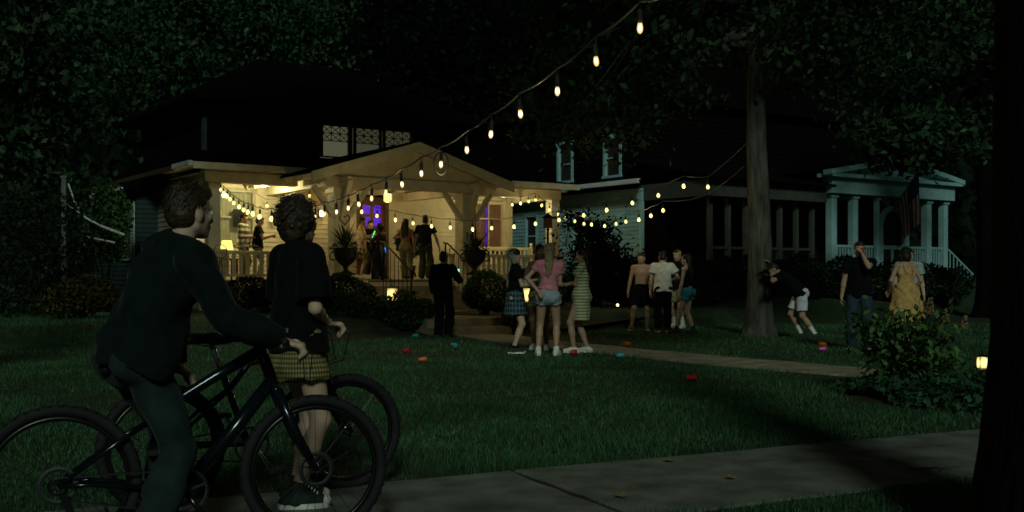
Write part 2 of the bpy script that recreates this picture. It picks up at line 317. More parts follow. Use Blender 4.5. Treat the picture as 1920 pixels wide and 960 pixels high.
    # ---------------- clothes follow the same joints
    def torso(s, hem, i, loose=0, top=True, low=0):
        a = pel-sp*.03+A(0, 0, hem); s.ec(a, wst, (hw+i+loose, .115+i+loose), (ww+i+loose*.8, .095*wide+i+loose*.7), flat=1); s.ec(wst, ch, (ww+i+loose*.8, .095*wide+i+loose*.7), (cw+i, .110*wide+i), RS)
        if fem:
            for sd in (-1, 1): s.el(ch+sp*.02+RS*sd*.062+FW*.085, (.058+i, .05+i, .056+i))
        if top: s.ec(ch, shm-sp*low, (cw+i, .107*wide+i), (shw*.87+i*.5, .078+i), RS)
    for c in clothes:
        kind, m, kw = c[0], c[1], (c[2] if len(c) > 2 else {}); s = Sdf(); i = kw.get('i', .013); fold = kw.get('fold', .005); vx = kw.get('vox', vox)
        if kind in ('tee', 'sweater'):
            fr = kw.get('sleeve', .55); lo = kw.get('loose', .012); torso(s, kw.get('hem', -.05), i, lo)
            s.rc(neck-sp*.045-RS*.05, neck-sp*.045+RS*.05, .052+i); s.ec(neck-sp*.05, neck+sp*.005+hup*.01, (.068, .064), (.060+i*.3, .057+i*.3), RS, flat=2)
            for sd, sh, e, w in ((-1, shl, ell, wl), (1, shr, elr, wr)):
                s.rc(neck-sp*.03+RS*sd*.05, sh, .052+i*.6, .055+i)
                if kw.get('seat'): s.el((hpl if sd < 0 else hpr)+A(0, -.03, .03), (.092+i, .095+i, .095+i))
                if fr <= 1: s.rc(sh, sh, .058+i); s.ec(sh, sh+(e-sh)*fr, (.056+i+lo*.4,)*2, (.050+i+lo,)*2, FW, flat=2)
                else:
                    s.rc(sh, sh, .060+i); s.rc(sh, e, .056+i+lo*.3, .044+i); fd = w-e; s.rc(e, e+fd*.5, .044+i, .042+i); s.ec(e+fd*.5, e+fd*min(fr-1, .98), (.041+i,)*2, (.030+i,)*2, FW, flat=2)
            o = link(kw.get('name', 'shirt'), s.mesh(kind, vx, .022, fold, kw.get('fs', 25), sc), root, m)
        elif kind == 'tank':
            torso(s, kw.get('hem', -.02), i, kw.get('loose', 0), True, kw.get('low', .05))
            o = link(kw.get('name', 'tank_top'), s.mesh(kind, vx, .015, fold, 25, sc), root, m)
            for sd in (-1, 1):
                x = RS*sd*.075; o2 = MB().tube([(ch+x+sp*.06+FW*.10)*sc, (shm+x+sp*.045+FW*.03)*sc, (shm+x+sp*.04-FW*.04)*sc, (ch+x*.9+sp*.06-FW*.11)*sc], .008*sc, 6).build("strap", m, root, True)
        elif kind == 'skirt':
            z0 = pel+sp*kw.get('top', .10); z1 = pel+A(0, 0, -kw.get('len', .30)); fl = kw.get('flare', .05)
            s.ec(z0, pel, (ww+i, .10+i), (hw+.015+i, .135+i), flat=1); s.ec(pel+A(0, 0, .01), z1, (hw+.013+i, .135+i), (hw+fl, .125+fl), flat=2)
            o = link(kw.get('name', 'skirt'), s.mesh(kind, vx, .012, kw.get('fold', .006), kw.get('fs', 45), sc), root, m)
        elif kind == 'dress':
            torso(s, .05, i, 0, True, kw.get('low', .0)); z1 = pel+A(0, 0, -kw.get('len', .38)); fl = kw.get('flare', 0)
            s.ec(wst, pel, (ww+i, .10+i), (hw+.012+i+fl*.3, .13+i+fl*.3)); s.ec(pel, z1, (hw+.012+i+fl*.3, .13+i+fl*.3), (hw+.0+fl, .11+fl), flat=2)
            if kw.get('sleeve'):
                for sd, sh, e in ((-1, shl, ell), (1, shr, elr)): s.rc(sh, sh, .055+i); s.ec(sh, sh+(e-sh)*kw['sleeve'], (.048+i,)*2, (.045+i,)*2, FW, flat=2)
            for sd in (-1, 1): s.el(pel+A(.07*sd, -.06, -.03), (.09+i, .085+i, .09+i))
            o = link("dress", s.mesh(kind, vx, .02, fold, kw.get('fs', 25), sc), root, m)
            if kw.get('straps'):
                for sd in (-1, 1):
                    x = RS*sd*.075; MB().tube([(ch+x+sp*.06+FW*.11)*sc, (shm+x+sp*.05+FW*.03)*sc, (shm+x+sp*.04-FW*.05)*sc, (ch+x*.9+sp*.02-FW*.12)*sc], .009*sc, 6).build("strap", m, root, True)
        elif kind in ('shorts', 'trousers'):
            s.ec(pel+sp*.09, pel-A(0, 0, .04), (ww+i+.006, .10+i), (hw+i, .122+i), flat=1); fr = kw.get('len', .45); lo = kw.get('loose', .012)
            for hp, kn, an, sd in ((hpl, knl, al, -1), (hpr, knr, ar, 1)):
                s.el(hp+A(0, -.045, -.005), (.083+i, .083+i, .088+i))
                if kind == 'shorts': s.ec(hp, hp+(kn-hp)*fr, (.088+i,)*2, (.088-.033*fr+i+lo,)*2, flat=2)
                else:
                    s.rc(hp, kn, .088+i, .060+i+lo*.6); s.rc(kn, kn+(an-kn)*.4, .060+i+lo*.6, .056+i+lo); s.ec(kn+(an-kn)*.4, kn+(an-kn)*kw.get('hem', 1.02), (.056+i+lo,)*2, (.044+i+lo,)*2, flat=2)
            o = link(kw.get('name', kind), s.mesh(kind, vx, .02, fold, kw.get('fs', 28), sc), root, m)
        elif kind in ('shoes', 'socks', 'boots'):
            for an, kn, ty in ((al, knl, q['tl']), (ar, knr, q['tr'])):
                s = Sdf(); fd = rotz(A(0, 1, 0), ty); z = A(0, 0, 1); base = A(an[0], an[1], an[2]-.075)
                if kind == 'socks': s.ec(an-(an-kn)*0+A(0, 0, -.03), an+unit(kn-an)*kw.get('h', .13), (.042,)*2, (.047,)*2, flat=2); link("sock", s.mesh("sock", vx, .01, .001, 60, sc), root, m); continue
                s.rc(base-fd*.055+z*.042, base+fd*.06+z*.05, .040, .040); s.rc(base+fd*.05+z*.045, base+fd*.145+z*.036, .040, .034); s.ec(base+z*.04, an+unit(kn-an)*kw.get('h', .02), (.048,)*2, (.045,)*2, fd, flat=2)
                sho = link("shoe", s.mesh("shoe", min(vx, .009), .02, 0, 1, sc), root, m)
                w_ = MB(); pts = []; sdv = np.cross(fd, z); w2 = kw.get('sole')
                if w2:
                    prof = [(-.098, .0), (-.085, .030), (-.03, .040), (.05, .046), (.12, .046), (.168, .030), (.182, 0)]
                    out = [(base+fd*a_+sdv*b_)*sc for a_, b_ in prof]+[(base+fd*a_-sdv*b_)*sc for a_, b_ in prof[-2:0:-1]]
                    nn = len(out); vv = [tuple(p_) for p_ in out]+[tuple(p_+A(0, 0, .028*sc)) for p_ in out]
                    w_.raw(vv, [tuple(range(nn))[::-1], tuple(range(nn, 2*nn))]+[(k_, (k_+1) % nn, nn+(k_+1) % nn, nn+k_) for k_ in range(nn)])
                    w_.build("sole", w2, sho)
                if kw.get('laces'):
                    for kk in range(5):
                        t_ = kk/4; c_ = base+fd*(.115-.06*t_)+z*(.078+.055*t_); MB().tube([(c_-sdv*.03+fd*.004)*sc, (c_+z*.007)*sc, (c_+sdv*.03-fd*.004)*sc], .0042*sc, 5).build("lace", kw['laces'], sho, True)
                    s2 = Sdf().el(base+fd*.155+z*.036, (.037, .034, .033)); link("toe_cap", s2.mesh("toe_cap", .006, .01, 0, 1, sc), sho, kw['laces'])
        elif kind == 'cap':
            s.el(h(0, -.01, .055), (.088, .108, .075), HR); link("cap", s.mesh("cap", vx, .01, 0, 1, sc), root, m); y = -1 if kw.get('back') else 1
            v = []; 
            for zz in (0, .008):
                for k_ in range(9): a_ = pi*k_/8; v.append(tuple(h(.072*cos(a_), y*(.07+.085*sin(a_)), .045+zz-.018*sin(a_))*sc))
            MB().raw(v, [tuple(range(9)), tuple(range(17, 8, -1))]+[(k_, 9+k_, 10+k_, 1+k_) for k_ in range(8)]+[(8, 17, 9, 0)]).build("visor", kw.get('visor', m), root)
    # ---------------- hair
    if hair:
        style, hm = hair[0], HAIRM[hair[1]]; s = Sdf(); rr = random.Random(len(label)*7+int(abs(loc[0])*10))
        s.el(h(0, -.022, .040), (.086, .100, .092) if style != 'short' else (.081, .098, .087), HR)
        if style == 'short':
            s.el(h(0, -.045, -.015), (.079, .070, .070), HR); s.el(h(0, .045, .082), (.062, .05, .04), HR)
            for k_ in range(26):
                a_ = rr.uniform(0, 2*pi); e_ = rr.uniform(.2, 1.2); c_ = h(.078*cos(a_)*cos(e_), -.02+.092*sin(a_)*cos(e_), .045+.085*sin(e_)); t_ = unit(c_-h(0, -.05, .02)); s.rc(c_, c_+t_*.018+HR@A(rr.uniform(-.006, .006), .010, .004), .011, .005)
        elif style == 'bob':
            for sd in (-1, 1): s.rc(h(.072*sd, -.02, .03), h(.078*sd, -.012, -.09), .034, .028)
            s.el(h(0, -.055, -.03), (.088, .062, .095), HR)
        elif style == 'curly':
            s.el(h(0, -.035, .015), (.104, .108, .112), HR)
            s.el(h(0, -.055, -.055), (.085, .06, .075), HR)
            for k_ in range(200):
                a_ = rr.uniform(0, 2*pi); e_ = rr.uniform(-1.0, 1.45)
                if sin(a_) > .45 and e_ < .55: continue
                if e_ < -.6 and sin(a_) > .1: continue
                c_ = h(.108*cos(a_)*cos(e_), -.035+.120*sin(a_)*cos(e_), .022+.118*sin(e_)); s.el(c_, (rr.uniform(.007, .012),)*3)
        elif style in ('long', 'pony', 'wavy'):
            ln = hair[2] if len(hair) > 2 else .38; s.el(h(0, -.05, -.015), (.080, .066, .075), HR)
            for k_ in range(22):
                u_ = rr.uniform(-1, 1); 
                if style == 'pony': u_ *= .45
                st = h(.074*u_, -.075-.03*(1-abs(u_)), .02); mid = neck+RS*(.085*u_*(1+.25*rr.random()))-FW*(.075+.02*rr.random())+A(0, 0, .01); en = neck-sp*(ln-.12+rr.uniform(-.05, .05))+RS*(.075*u_+rr.uniform(-.015, .015))-FW*(.115+.02*rr.random())
                if style == 'wavy' and abs(u_) > .6: en = en+FW*.2; mid = mid+FW*.09
                s.rc(st, mid, .024, .022); s.rc(mid, (mid+en)/2+RS*rr.uniform(-.012, .012), .021, .018); s.rc((mid+en)/2, en, .018, .006)
        link("hair", s.mesh("hair", min(vox, .008 if style != "curly" else .0065), .012 if style != "curly" else .006, .0022, 70, sc), root, hm)
        # loose strands over the cap
        n_ = (1300 if style == 'curly' else 700) if vox < .009 else 170; rv = []; rf = []; L0 = {'short': .030, 'bob': .07, 'curly': .055}.get(style, .10); g_ = np.random.default_rng(len(label)*13)
        for k_ in range(n_):
            a_ = g_.uniform(0, 2*pi); e_ = g_.uniform(-.35, 1.5); 
            if (sin(a_) > .5 and e_ < .6) or (style == 'curly' and e_ > .9): continue
            nr = A(cos(a_)*cos(e_), sin(a_)*cos(e_), sin(e_)); c_ = h(*(A(0, -.022, .042)+nr*A(.087, .101, .093)*(1.0 if style != 'curly' else g_.uniform(1.08, 1.16)))); nr = HR@nr
            d_ = unit(A(0, 0, -1)-nr*(-nr[2])+HR@A(0, -.6 if style != 'curly' else 0, 0)+g_.normal(size=3)*(.35 if style != 'short' else .14)); sd = unit(np.cross(d_, nr))*.0022; L_ = L0*g_.uniform(.6, 1.4); o_ = len(rv); cu = g_.uniform(0, 6)
            for t_ in range(5):
                q_ = c_+d_*L_*t_/4+nr*((.004+.010*sin(t_*.9)) if style != 'short' else .003)+sd*(3.2*sin(t_*1.6+cu) if style == 'curly' else .9*sin(t_+cu)); w_ = 1-.2*t_; rv += [tuple((q_-sd*w_)*sc), tuple((q_+sd*w_)*sc)]
            rf += [(o_+2*t_, o_+2*t_+2, o_+2*t_+3, o_+2*t_+1) for t_ in range(4)]
        tag(MB().raw(rv, rf).build("hair_strands", hm, root), kind='stuff')
    root.scale = (1, 1, 1); J['sc'] = sc; J['root'] = root
    Mw = Matrix.Translation(Vector(loc)) @ Matrix.Rotation(radians(face), 4, 'Z')
    J['world'] = lambda v: Mw @ Vector([float(x)*sc for x in v])
    return J
# ------------------------------------------------------------------ ground, sidewalk, path
HU = Vector((.819, .574, 0)); HV = Vector((-.574, .819, 0)); HL = Vector((-7.32, 25.9, 0)); HA = radians(35)
def HW(a, b, z=0): return HL+HU*a+HV*b+Vector((0, 0, z))
def ab(x, y):
    dx, dy = x-HL.x, y-HL.y; return dx*HU.x+dy*HU.y, dx*HV.x+dy*HV.y
def sstep(t): t = np.clip(t, 0, 1); return t*t*(3-2*t)
def hgt(x, y):
    x = np.asarray(x, float); y = np.asarray(y, float); a, b = ab(x, y)
    t1 = .34*sstep((b+7.3)/1.1); t2 = 1.0*sstep((b+7.5)/4.5); w = sstep((a-11.0)/3.0); near = 1-sstep((y-70)/30)
    return (t1*(1-w)+t2*w)*near*sstep((y-12)/5) + .012*np.sin(x*1.3+.4*y)*np.sin(y*.9)*sstep((y-9)/3)
gx = np.concatenate([np.linspace(-260, -30, 24), np.linspace(-29, 40, 139), np.linspace(41, 260, 24)]); gy = np.concatenate([np.linspace(-80, -1, 20), np.linspace(0, 60, 121), np.linspace(62, 420, 30)])
X, Y = np.meshgrid(gx, gy, indexing='ij'); nX, nY = X.shape; ii = np.arange(nX*nY).reshape(nX, nY)
Q = np.stack([ii[:-1, :-1], ii[1:, :-1], ii[1:, 1:], ii[:-1, 1:]], -1).reshape(-1, 4)
tag(link("ground", np_mesh("ground", np.stack([X, Y, hgt(X, Y)], -1).reshape(-1, 3), [Q], True), None, SOIL), kind='structure')
SWA = Vector((-.78, 6.08, 0)); SWD = Vector((cos(radians(26)), sin(radians(26)), 0)); SWN = Vector((SWD.y, -SWD.x, 0)); SWW = 1.40
def slab(parent, c4, z0, z1, name="slab", m=CONC, crack=0):
    n = 7; top = []; rng = random.Random(int(c4[0][0]*100)+int(c4[1][1]*37))
    p = [Vector((q[0], q[1], 0)) for q in c4]; ed = []
    for i in range(4):
        for k in range(n): 
            e = p[i].lerp(p[(i+1) % 4], k/n); ctr = (p[0]+p[2])/2; e = e+(ctr-e).normalized()*rng.uniform(0, .022) if k else e; ed.append(e)
    N = len(ed); v = [(e.x, e.y, z0) for e in ed]+[(e.x, e.y, z1-.006) for e in ed]; ins = [(e+((p[0]+p[2])/2-e).normalized()*.014) for e in ed]; v += [(e.x, e.y, z1) for e in ins]
    f = [tuple(range(2*N, 3*N))]+[(k, (k+1) % N, N+(k+1) % N, N+k) for k in range(N)]+[(N+k, N+(k+1) % N, 2*N+(k+1) % N, 2*N+k) for k in range(N)]
    return MB().raw(v, f).build(name, m, parent)
sw = MB(); a0 = SWA-SWD*30; a1 = SWA+SWD*40
sw.raw([a0+Vector((0, 0, .004)), a0+SWN*SWW+Vector((0, 0, .004)), a1+SWN*SWW+Vector((0, 0, .004)), a1+Vector((0, 0, .004))], [(0, 1, 2, 3)])
sidewalk = tag(sw.build("sidewalk", MULCH), kind='structure')
tj = .87-2.31*5
while tj < 26:
    rr = random.Random(int(tj*10)); t0, t1 = tj+.008, tj+2.31-.010
    slab(sidewalk, [SWA+SWD*t0+SWN*.005, SWA+SWD*t0+SWN*(SWW-.005), SWA+SWD*t1+SWN*(SWW-.005), SWA+SWD*t1+SWN*.005], -.06, .020+rr.uniform(-.004, .006)); tj += 2.31
PATH = [Vector(p) for p in ((-.70, 21.15, 0), (.45, 18.5, 0), (1.35, 17.05, 0), (2.6, 15.0, 0), (4.2, 12.95, 0), (5.6, 11.25, 0), (6.4, 10.3, 0))]; PWD = .54
path_o = tag(MB().raw([PATH[0]+Vector((-.3, -.2, .003)), PATH[0]+Vector((.3, -.2, .003)), PATH[-1]+Vector((.3, 0, .003)), PATH[-1]+Vector((-.3, 0, .003))], [(0, 3, 2, 1)]).build("path", MULCH), kind='structure')
for i in range(len(PATH)-1):
    d = PATH[i+1]-PATH[i]; L = d.length; d.normalize(); nn = max(1, round(L/1.25)); sN = Vector((-d.y, d.x, 0))
    for k in range(nn):
        p0 = PATH[i]+d*(L*k/nn+.008); p1 = PATH[i]+d*(L*(k+1)/nn-.008)
        slab(path_o, [p0-sN*PWD, p1-sN*PWD, p1+sN*PWD, p0+sN*PWD], -.08, .026+.004*((i+k) % 2), m=STEP)
def on_paved(x, y):
    x = np.asarray(x); y = np.asarray(y); s = (x-SWA.x)*SWN.x+(y-SWA.y)*SWN.y; m = (s > .02+.03*np.sin(x*9)) & (s < SWW-.01+.03*np.sin(x*7))
    for i in range(len(PATH)-1):
        d = PATH[i+1]-PATH[i]; L = d.length; d = d/L; t = (x-PATH[i].x)*d.x+(y-PATH[i].y)*d.y; e = np.abs(-(x-PATH[i].x)*d.y+(y-PATH[i].y)*d.x); m |= (t > -.2) & (t < L+.2) & (e < PWD-.02)
    return m
# ------------------------------------------------------------------ the party house (local axes: x along the front, y into the house)
house = empty("bungalow", HL, HA)
tag(house, "cream clapboard bungalow with lit wide porch, gabled portico and dark shingle roof", "house")
def pt(axis, fx, l, out, z): return (l, fx-out, z) if axis == 'a' else (fx-out, l, z)
def siding(axis, fx, lo, hi, z0, z1, ops, name, m, parent, h=.13):
    b = MB(); z = z0
    while z < z1-.01:
        zt = min(z+h, z1); segs = [(lo, hi)]
        for o in ops:
            if o[2] < zt-.001 and o[3] > z+.001:
                ns = []
                for s in segs:
                    if o[1] <= s[0] or o[0] >= s[1]: ns.append(s)
                    else:
                        if o[0] > s[0]: ns.append((s[0], o[0]))
                        if o[1] < s[1]: ns.append((o[1], s[1]))
                segs = ns
        for s in segs:
            v = [pt(axis, fx, s[0], .026, z), pt(axis, fx, s[1], .026, z), pt(axis, fx, s[1], .002, zt), pt(axis, fx, s[0], .002, zt), pt(axis, fx, s[0], -.01, z), pt(axis, fx, s[1], -.01, z)]
            b.raw(v, [(0, 1, 2, 3), (4, 5, 1, 0)])
        z = zt
    o = b.build(name, m, parent); tag(o, kind='stuff'); return o
def rbox(b, axis, fx, l0, l1, o0, o1, z0, z1):
    if axis == 'a': b.box(l0, l1, fx-max(o0, o1), fx-min(o0, o1), z0, z1)
    else: b.box(fx-max(o0, o1), fx-min(o0, o1), l0, l1, z0, z1)
CLEAR = bpy.data.materials.new("clear pane"); CLEAR.use_nodes = True
_t = CLEAR.node_tree; _g = _t.nodes.new("ShaderNodeBsdfGlossy"); _g.inputs["Roughness"].default_value = .03; _r = _t.nodes.new("ShaderNodeBsdfTransparent"); _m = _t.nodes.new("ShaderNodeMixShader"); _m.inputs[0].default_value = .09
_t.links.new(_r.outputs[0], _m.inputs[1]); _t.links.new(_g.outputs[0], _m.inputs[2]); _t.links.new(_m.outputs[0], _t.nodes["Material Output"].inputs[0])
def window(parent, axis, fx, l0, l1, z0, z1, fm, behind, cols=1, rails=(), w=.09, pane=None, lattice=None, name="window"):
    b = MB(); rbox(b, axis, fx, l0-w, l0, .035, -.08, z0, z1); rbox(b, axis, fx, l1, l1+w, .035, -.08, z0, z1); rbox(b, axis, fx, l0-w-.03, l1+w+.03, .05, -.08, z1, z1+w*1.2); rbox(b, axis, fx, l0-w-.03, l1+w+.03, .07, -.08, z0-w*.6, z0)
    o = b.build(name, fm, parent)
    zs = [z0]+list(rails)+[z1]; ls = [l0+(l1-l0)*k/cols for k in range(cols+1)]
    m = MB()
    for z in zs[1:-1]: rbox(m, axis, fx, l0, l1, -.012, -.055, z-.022, z+.022)
    for l in ls[1:-1]: rbox(m, axis, fx, l-.018, l+.018, -.016, -.05, z0, z1)
    if m.v: m.build("muntin", fm, o)
    for i in range(cols):
        for j in range(len(zs)-1):
            p = MB().raw([pt(axis, fx, ls[i], -.04, zs[j]), pt(axis, fx, ls[i+1], -.04, zs[j]), pt(axis, fx, ls[i+1], -.04, zs[j+1]), pt(axis, fx, ls[i], -.04, zs[j+1])], [(0, 1, 2, 3)]); p.build("pane", pane or CLEAR, o)
    if behind is not None:
        n = 24; v = []
        for k in range(n+1):
            l = l0-.05+(l1-l0+.1)*k/n; wv = .007*sin(k*1.9); v += [pt(axis, fx, l, -.13+wv, z0-.05), pt(axis, fx, l, -.13+wv, z1+.05)]
        MB().raw(v, [(2*k, 2*k+2, 2*k+3, 2*k+1) for k in range(n)]).build("curtain", behind, o)
    if lattice:
        zl, nx, ny = lattice; b = MB(); dx = (l1-l0)/nx; dz = (z1-zl)/ny
        for i in range(nx):
            for j in range(ny):
                x0, x1, q0, q1 = l0+i*dx, l0+(i+1)*dx, zl+j*dz, zl+(j+1)*dz
                for A_, B_ in (((x0, q0), (x1, q1)), ((x0, q1), (x1, q0))): b.bar(pt(axis, fx, A_[0], -.02-.004*(A_[1] > B_[1]), A_[1]), pt(axis, fx, B_[0], -.02-.004*(A_[1] > B_[1]), B_[1]), .02, .02)
        for i in range(1, nx): rbox(b, axis, fx, l0+i*dx-.013, l0+i*dx+.013, -.006, -.016, zl, z1)
        for j in range(0, ny): rbox(b, axis, fx, l0, l1, -.003, -.006, zl+j*dz-.014, zl+j*dz+.014)
        b.build("lattice", fm, o)
    return o
ZF, ZC = 1.06, 3.66
# porch base and floor
sk = MB().box(.1, 1.85, -.02, 2.3, -.2, .93).box(7.2, 10.4, -.02, 2.3, -.2, .93).box(1.86, 7.19, -1.98, 2.3, -.2, .93); sk.build("porch_base", mat("porch base paint", (.20, .15, .10), .8, .3, 3, .3, 60), house)
nbrd = 0
for k in range(70):                                   # porch floor boards
    a0_, a1_ = -.1+k*.1525, -.1+k*.1525+.149; b0 = -2.1 if 1.9 < a0_ < 7.05 else -.1
    MB().box(a0_, min(a1_, 10.6), b0, 2.4, 1.02, ZF+.001*(k % 3)).build("floor_board", PORCHF, house)
for x0, x1, y0, y1 in ((-.08, 1.9, -.09, -.03), (7.1, 10.58, -.09, -.03), (1.9, 7.1, -2.085, -2.02)): MB().box(x0, x1, y0, y1, .88, 1.018).build("porch_fascia", CREAM, house)
MB().box(-.08, -.02, -.03, 2.4, .88, 1.018).build("porch_fascia", CREAM, house)
# back wall with openings
ops = [(1.09-.05, 1.99+.05, 2.0, 3.5), (5.13, 6.15, ZF, 3.46), (9.20, 10.28, 1.95, 3.46), (3.05, 3.75, 1.9, 3.4)]
siding('a', 2.4, 0, 10.5, ZF, ZC, ops, "siding", CREAM, house); MB().box(.02, 10.48, 2.60, 2.7, ZF, ZC).build("inner_wall", mat("dark interior", (.03, .025, .02), .9), house)
WALLSH = mat("shade-darkened wall paint", (.018, .032, .030), .7, .2, 3, .2, 80)  # pale siding colour darkened to stand in for shade on this side
siding('b', 0, 2.4, 4.19, .3, ZC+.13, [], "siding", mat("shade-dimmed cream paint", (.20, .17, .11), .7, .2, 3, .2, 80), house); siding('b', 0, 6.51, 11, .3, ZC+.13, [], "siding", WALLSH, house); MB().box(.02, .1, 2.42, 11, .3, ZC).build("inner_wall", MATS["dark interior"], house)  # front stretch: cream siding with its dim lighting put into the colour
for a_ in (0.0, 10.5): MB().box(a_-.07, a_+.07, 2.31, 2.42, ZF, ZC-.002).build("corner_board", TRIM, house)
MB().box(.08, 10.42, 2.335, 2.385, ZF+.004, ZF+.17).build("skirting_board", TRIM, house)
window(house, 'a', 2.4, 1.09, 1.99, 2.05, 3.42, mat("window trim", (.42, .40, .28), .55), emat("left curtain", (.30, .30, .17), .12), 1, (2.75,), .10)
window(house, 'a', 2.4, 3.10, 3.70, 1.95, 3.34, TRIM, emat("tan curtain", (.55, .42, .2), .16), 1, (2.6,), .10)
window(house, 'a', 2.4, 9.24, 10.24, 2.0, 3.40, TRIM, emat("red curtain", (.22, .11, .06), .065), 2, (2.95,), .09)
MB().box(9.62, 9.69, 2.44, 2.46, 2.0, 3.40).build("light_strip", emat("purple light strip", (.12, .03, .8), .14), house)
# front door
dr = MB().box(5.13, 5.25, 2.33, 2.47, ZF, 3.46).box(6.03, 6.15, 2.33, 2.47, ZF, 3.46).box(5.25, 6.03, 2.33, 2.47, 3.30, 3.46); dr.build("door_frame", mat("door trim", (.10, .055, .025), .5), house)
DW = mat("oak door", (.17, .075, .028), .4, .35, 4, .15, 40)
door = MB().box(5.25, 6.03, 2.41, 2.46, ZF+.02, 2.62).box(5.25, 5.34, 2.41, 2.46, 2.62, 3.30).box(5.94, 6.03, 2.41, 2.46, 2.62, 3.30).box(5.59, 5.69, 2.41, 2.46, 2.62, 3.30).box(5.34, 5.59, 2.41, 2.46, 3.22, 3.30).box(5.69, 5.94, 2.41, 2.46, 3.22, 3.30).box(5.34, 5.59, 2.41, 2.46, 2.88, 2.97).box(5.69, 5.94, 2.41, 2.46, 2.88, 2.97).build("door", DW, house)
PUR = emat("purple lit pane", (.085, .018, .62), .75)
for x0, x1 in ((5.34, 5.59), (5.69, 5.94)):
    for z0, z1 in ((2.62, 2.88), (2.97, 3.22)): MB().box(x0, x1, 2.43, 2.445, z0, z1).build("pane", PUR, door)
    MB().box(x0, x1, 2.40, 2.412, 1.3, 2.4).build("panel", DW, door)
MB().ball((5.30, 2.36, 2.05), .035).tube([(5.30, 2.41, 2.05), (5.30, 2.36, 2.05)], .015).build("handle", mat("brass", (.5, .35, .12), .3, .1, 8, 0, 1, 1), door, True)
# ceiling boards and beams
for k in range(21):
    MB().box(-.25+k*.525, -.25+k*.525+.519, -.28, 2.4, ZC, ZC+.03).build("ceiling_board", CREAM, house)
for x0, x1 in ((-.2, 2.2), (6.9, 10.62)): MB().box(x0, x1, -.16, .16, 3.44, 3.80).build("beam", CREAM, house, bevel=.01)
for a_ in (0, 10.5): MB().box(a_-.14, a_+.14, .165, 2.32, 3.44, 3.655).build("beam", CREAM, house, bevel=.01)
# columns on clapboard piers
for a_ in (0.05, 10.42):
    MB().box(a_-.15, a_+.15, -.15, .15, 1.82, 3.435).build("column", CREAM, house, bevel=.012)
    pr = MB().box(a_-.27, a_+.27, -.27, .27, 1.74, 1.82).build("pier_cap", TRIM, house)
    for s_ in ('a', 'b'):
        siding(s_, -.24 if s_ == 'a' else a_-.24, (a_-.24) if s_ == 'a' else -.24, (a_+.24) if s_ == 'a' else .24, .3, 1.74, [], "pier", CREAM, house)
    MB().box(a_-.225, a_+.235, -.225, .235, .3, 1.738).build("pier_core", CREAM, house)
# portico: gable roof, posts, braces
GC, GH, ZE, ZP = 4.58, 2.84, 3.60, 4.47; slope = (ZP-ZE)/GH
for sd in (-1, 1):
    x0, x1 = GC, GC+sd*(GH+.02); v = []
    for b0 in (-2.15, 4.0):
        for (x, z) in ((x0, ZP+.02), (x1, ZE+.02), (x1, ZE+.09), (x0, ZP+.10)): v.append((x, b0, z))
    MB().raw(v, [(0, 1, 2, 3), (7, 6, 5, 4), (0, 4, 5, 1), (1, 5, 6, 2), (2, 6, 7, 3), (3, 7, 4, 0)]).build("portico_roof", DARKSH, house)
    v = []
    for b0 in (-2.19, -2.135):                          # rake boards
        for (x, z) in ((GC, ZP+.06), (GC+sd*(GH+.06), ZE+.04), (GC+sd*(GH+.06), ZE-.20), (GC, ZP-.19)): v.append((x, b0-.003*(sd > 0), z))
    MB().raw(v, [(0, 1, 2, 3), (7, 6, 5, 4), (0, 4, 5, 1), (1, 5, 6, 2), (2, 6, 7, 3), (3, 7, 4, 0)]).build("rake_board", TRIM, house)
    v = []
    for b0 in (-2.13, 2.38):                            # soffit lining under the slope
        for (x, z) in ((GC, ZP-.01), (GC+sd*GH, ZE-.005), (GC+sd*GH, ZE+.018), (GC, ZP+.018)): v.append((x, b0, z))
    MB().raw(v, [(0, 1, 2, 3), (7, 6, 5, 4), (0, 4, 5, 1), (1, 5, 6, 2), (2, 6, 7, 3), (3, 7, 4, 0)]).build("soffit", CREAM, house)
    for k in range(9):                                   # rafter tails under the eaves
        bb = -1.95+.52*k; xe = GC+sd*(GH-.02); xi = GC+sd*(GH-.75)
        MB().bar((xe, bb, ZE-.07), (xi, bb, ZE-.07+.73*slope), .07, .11).build("rafter", TRIM, house)
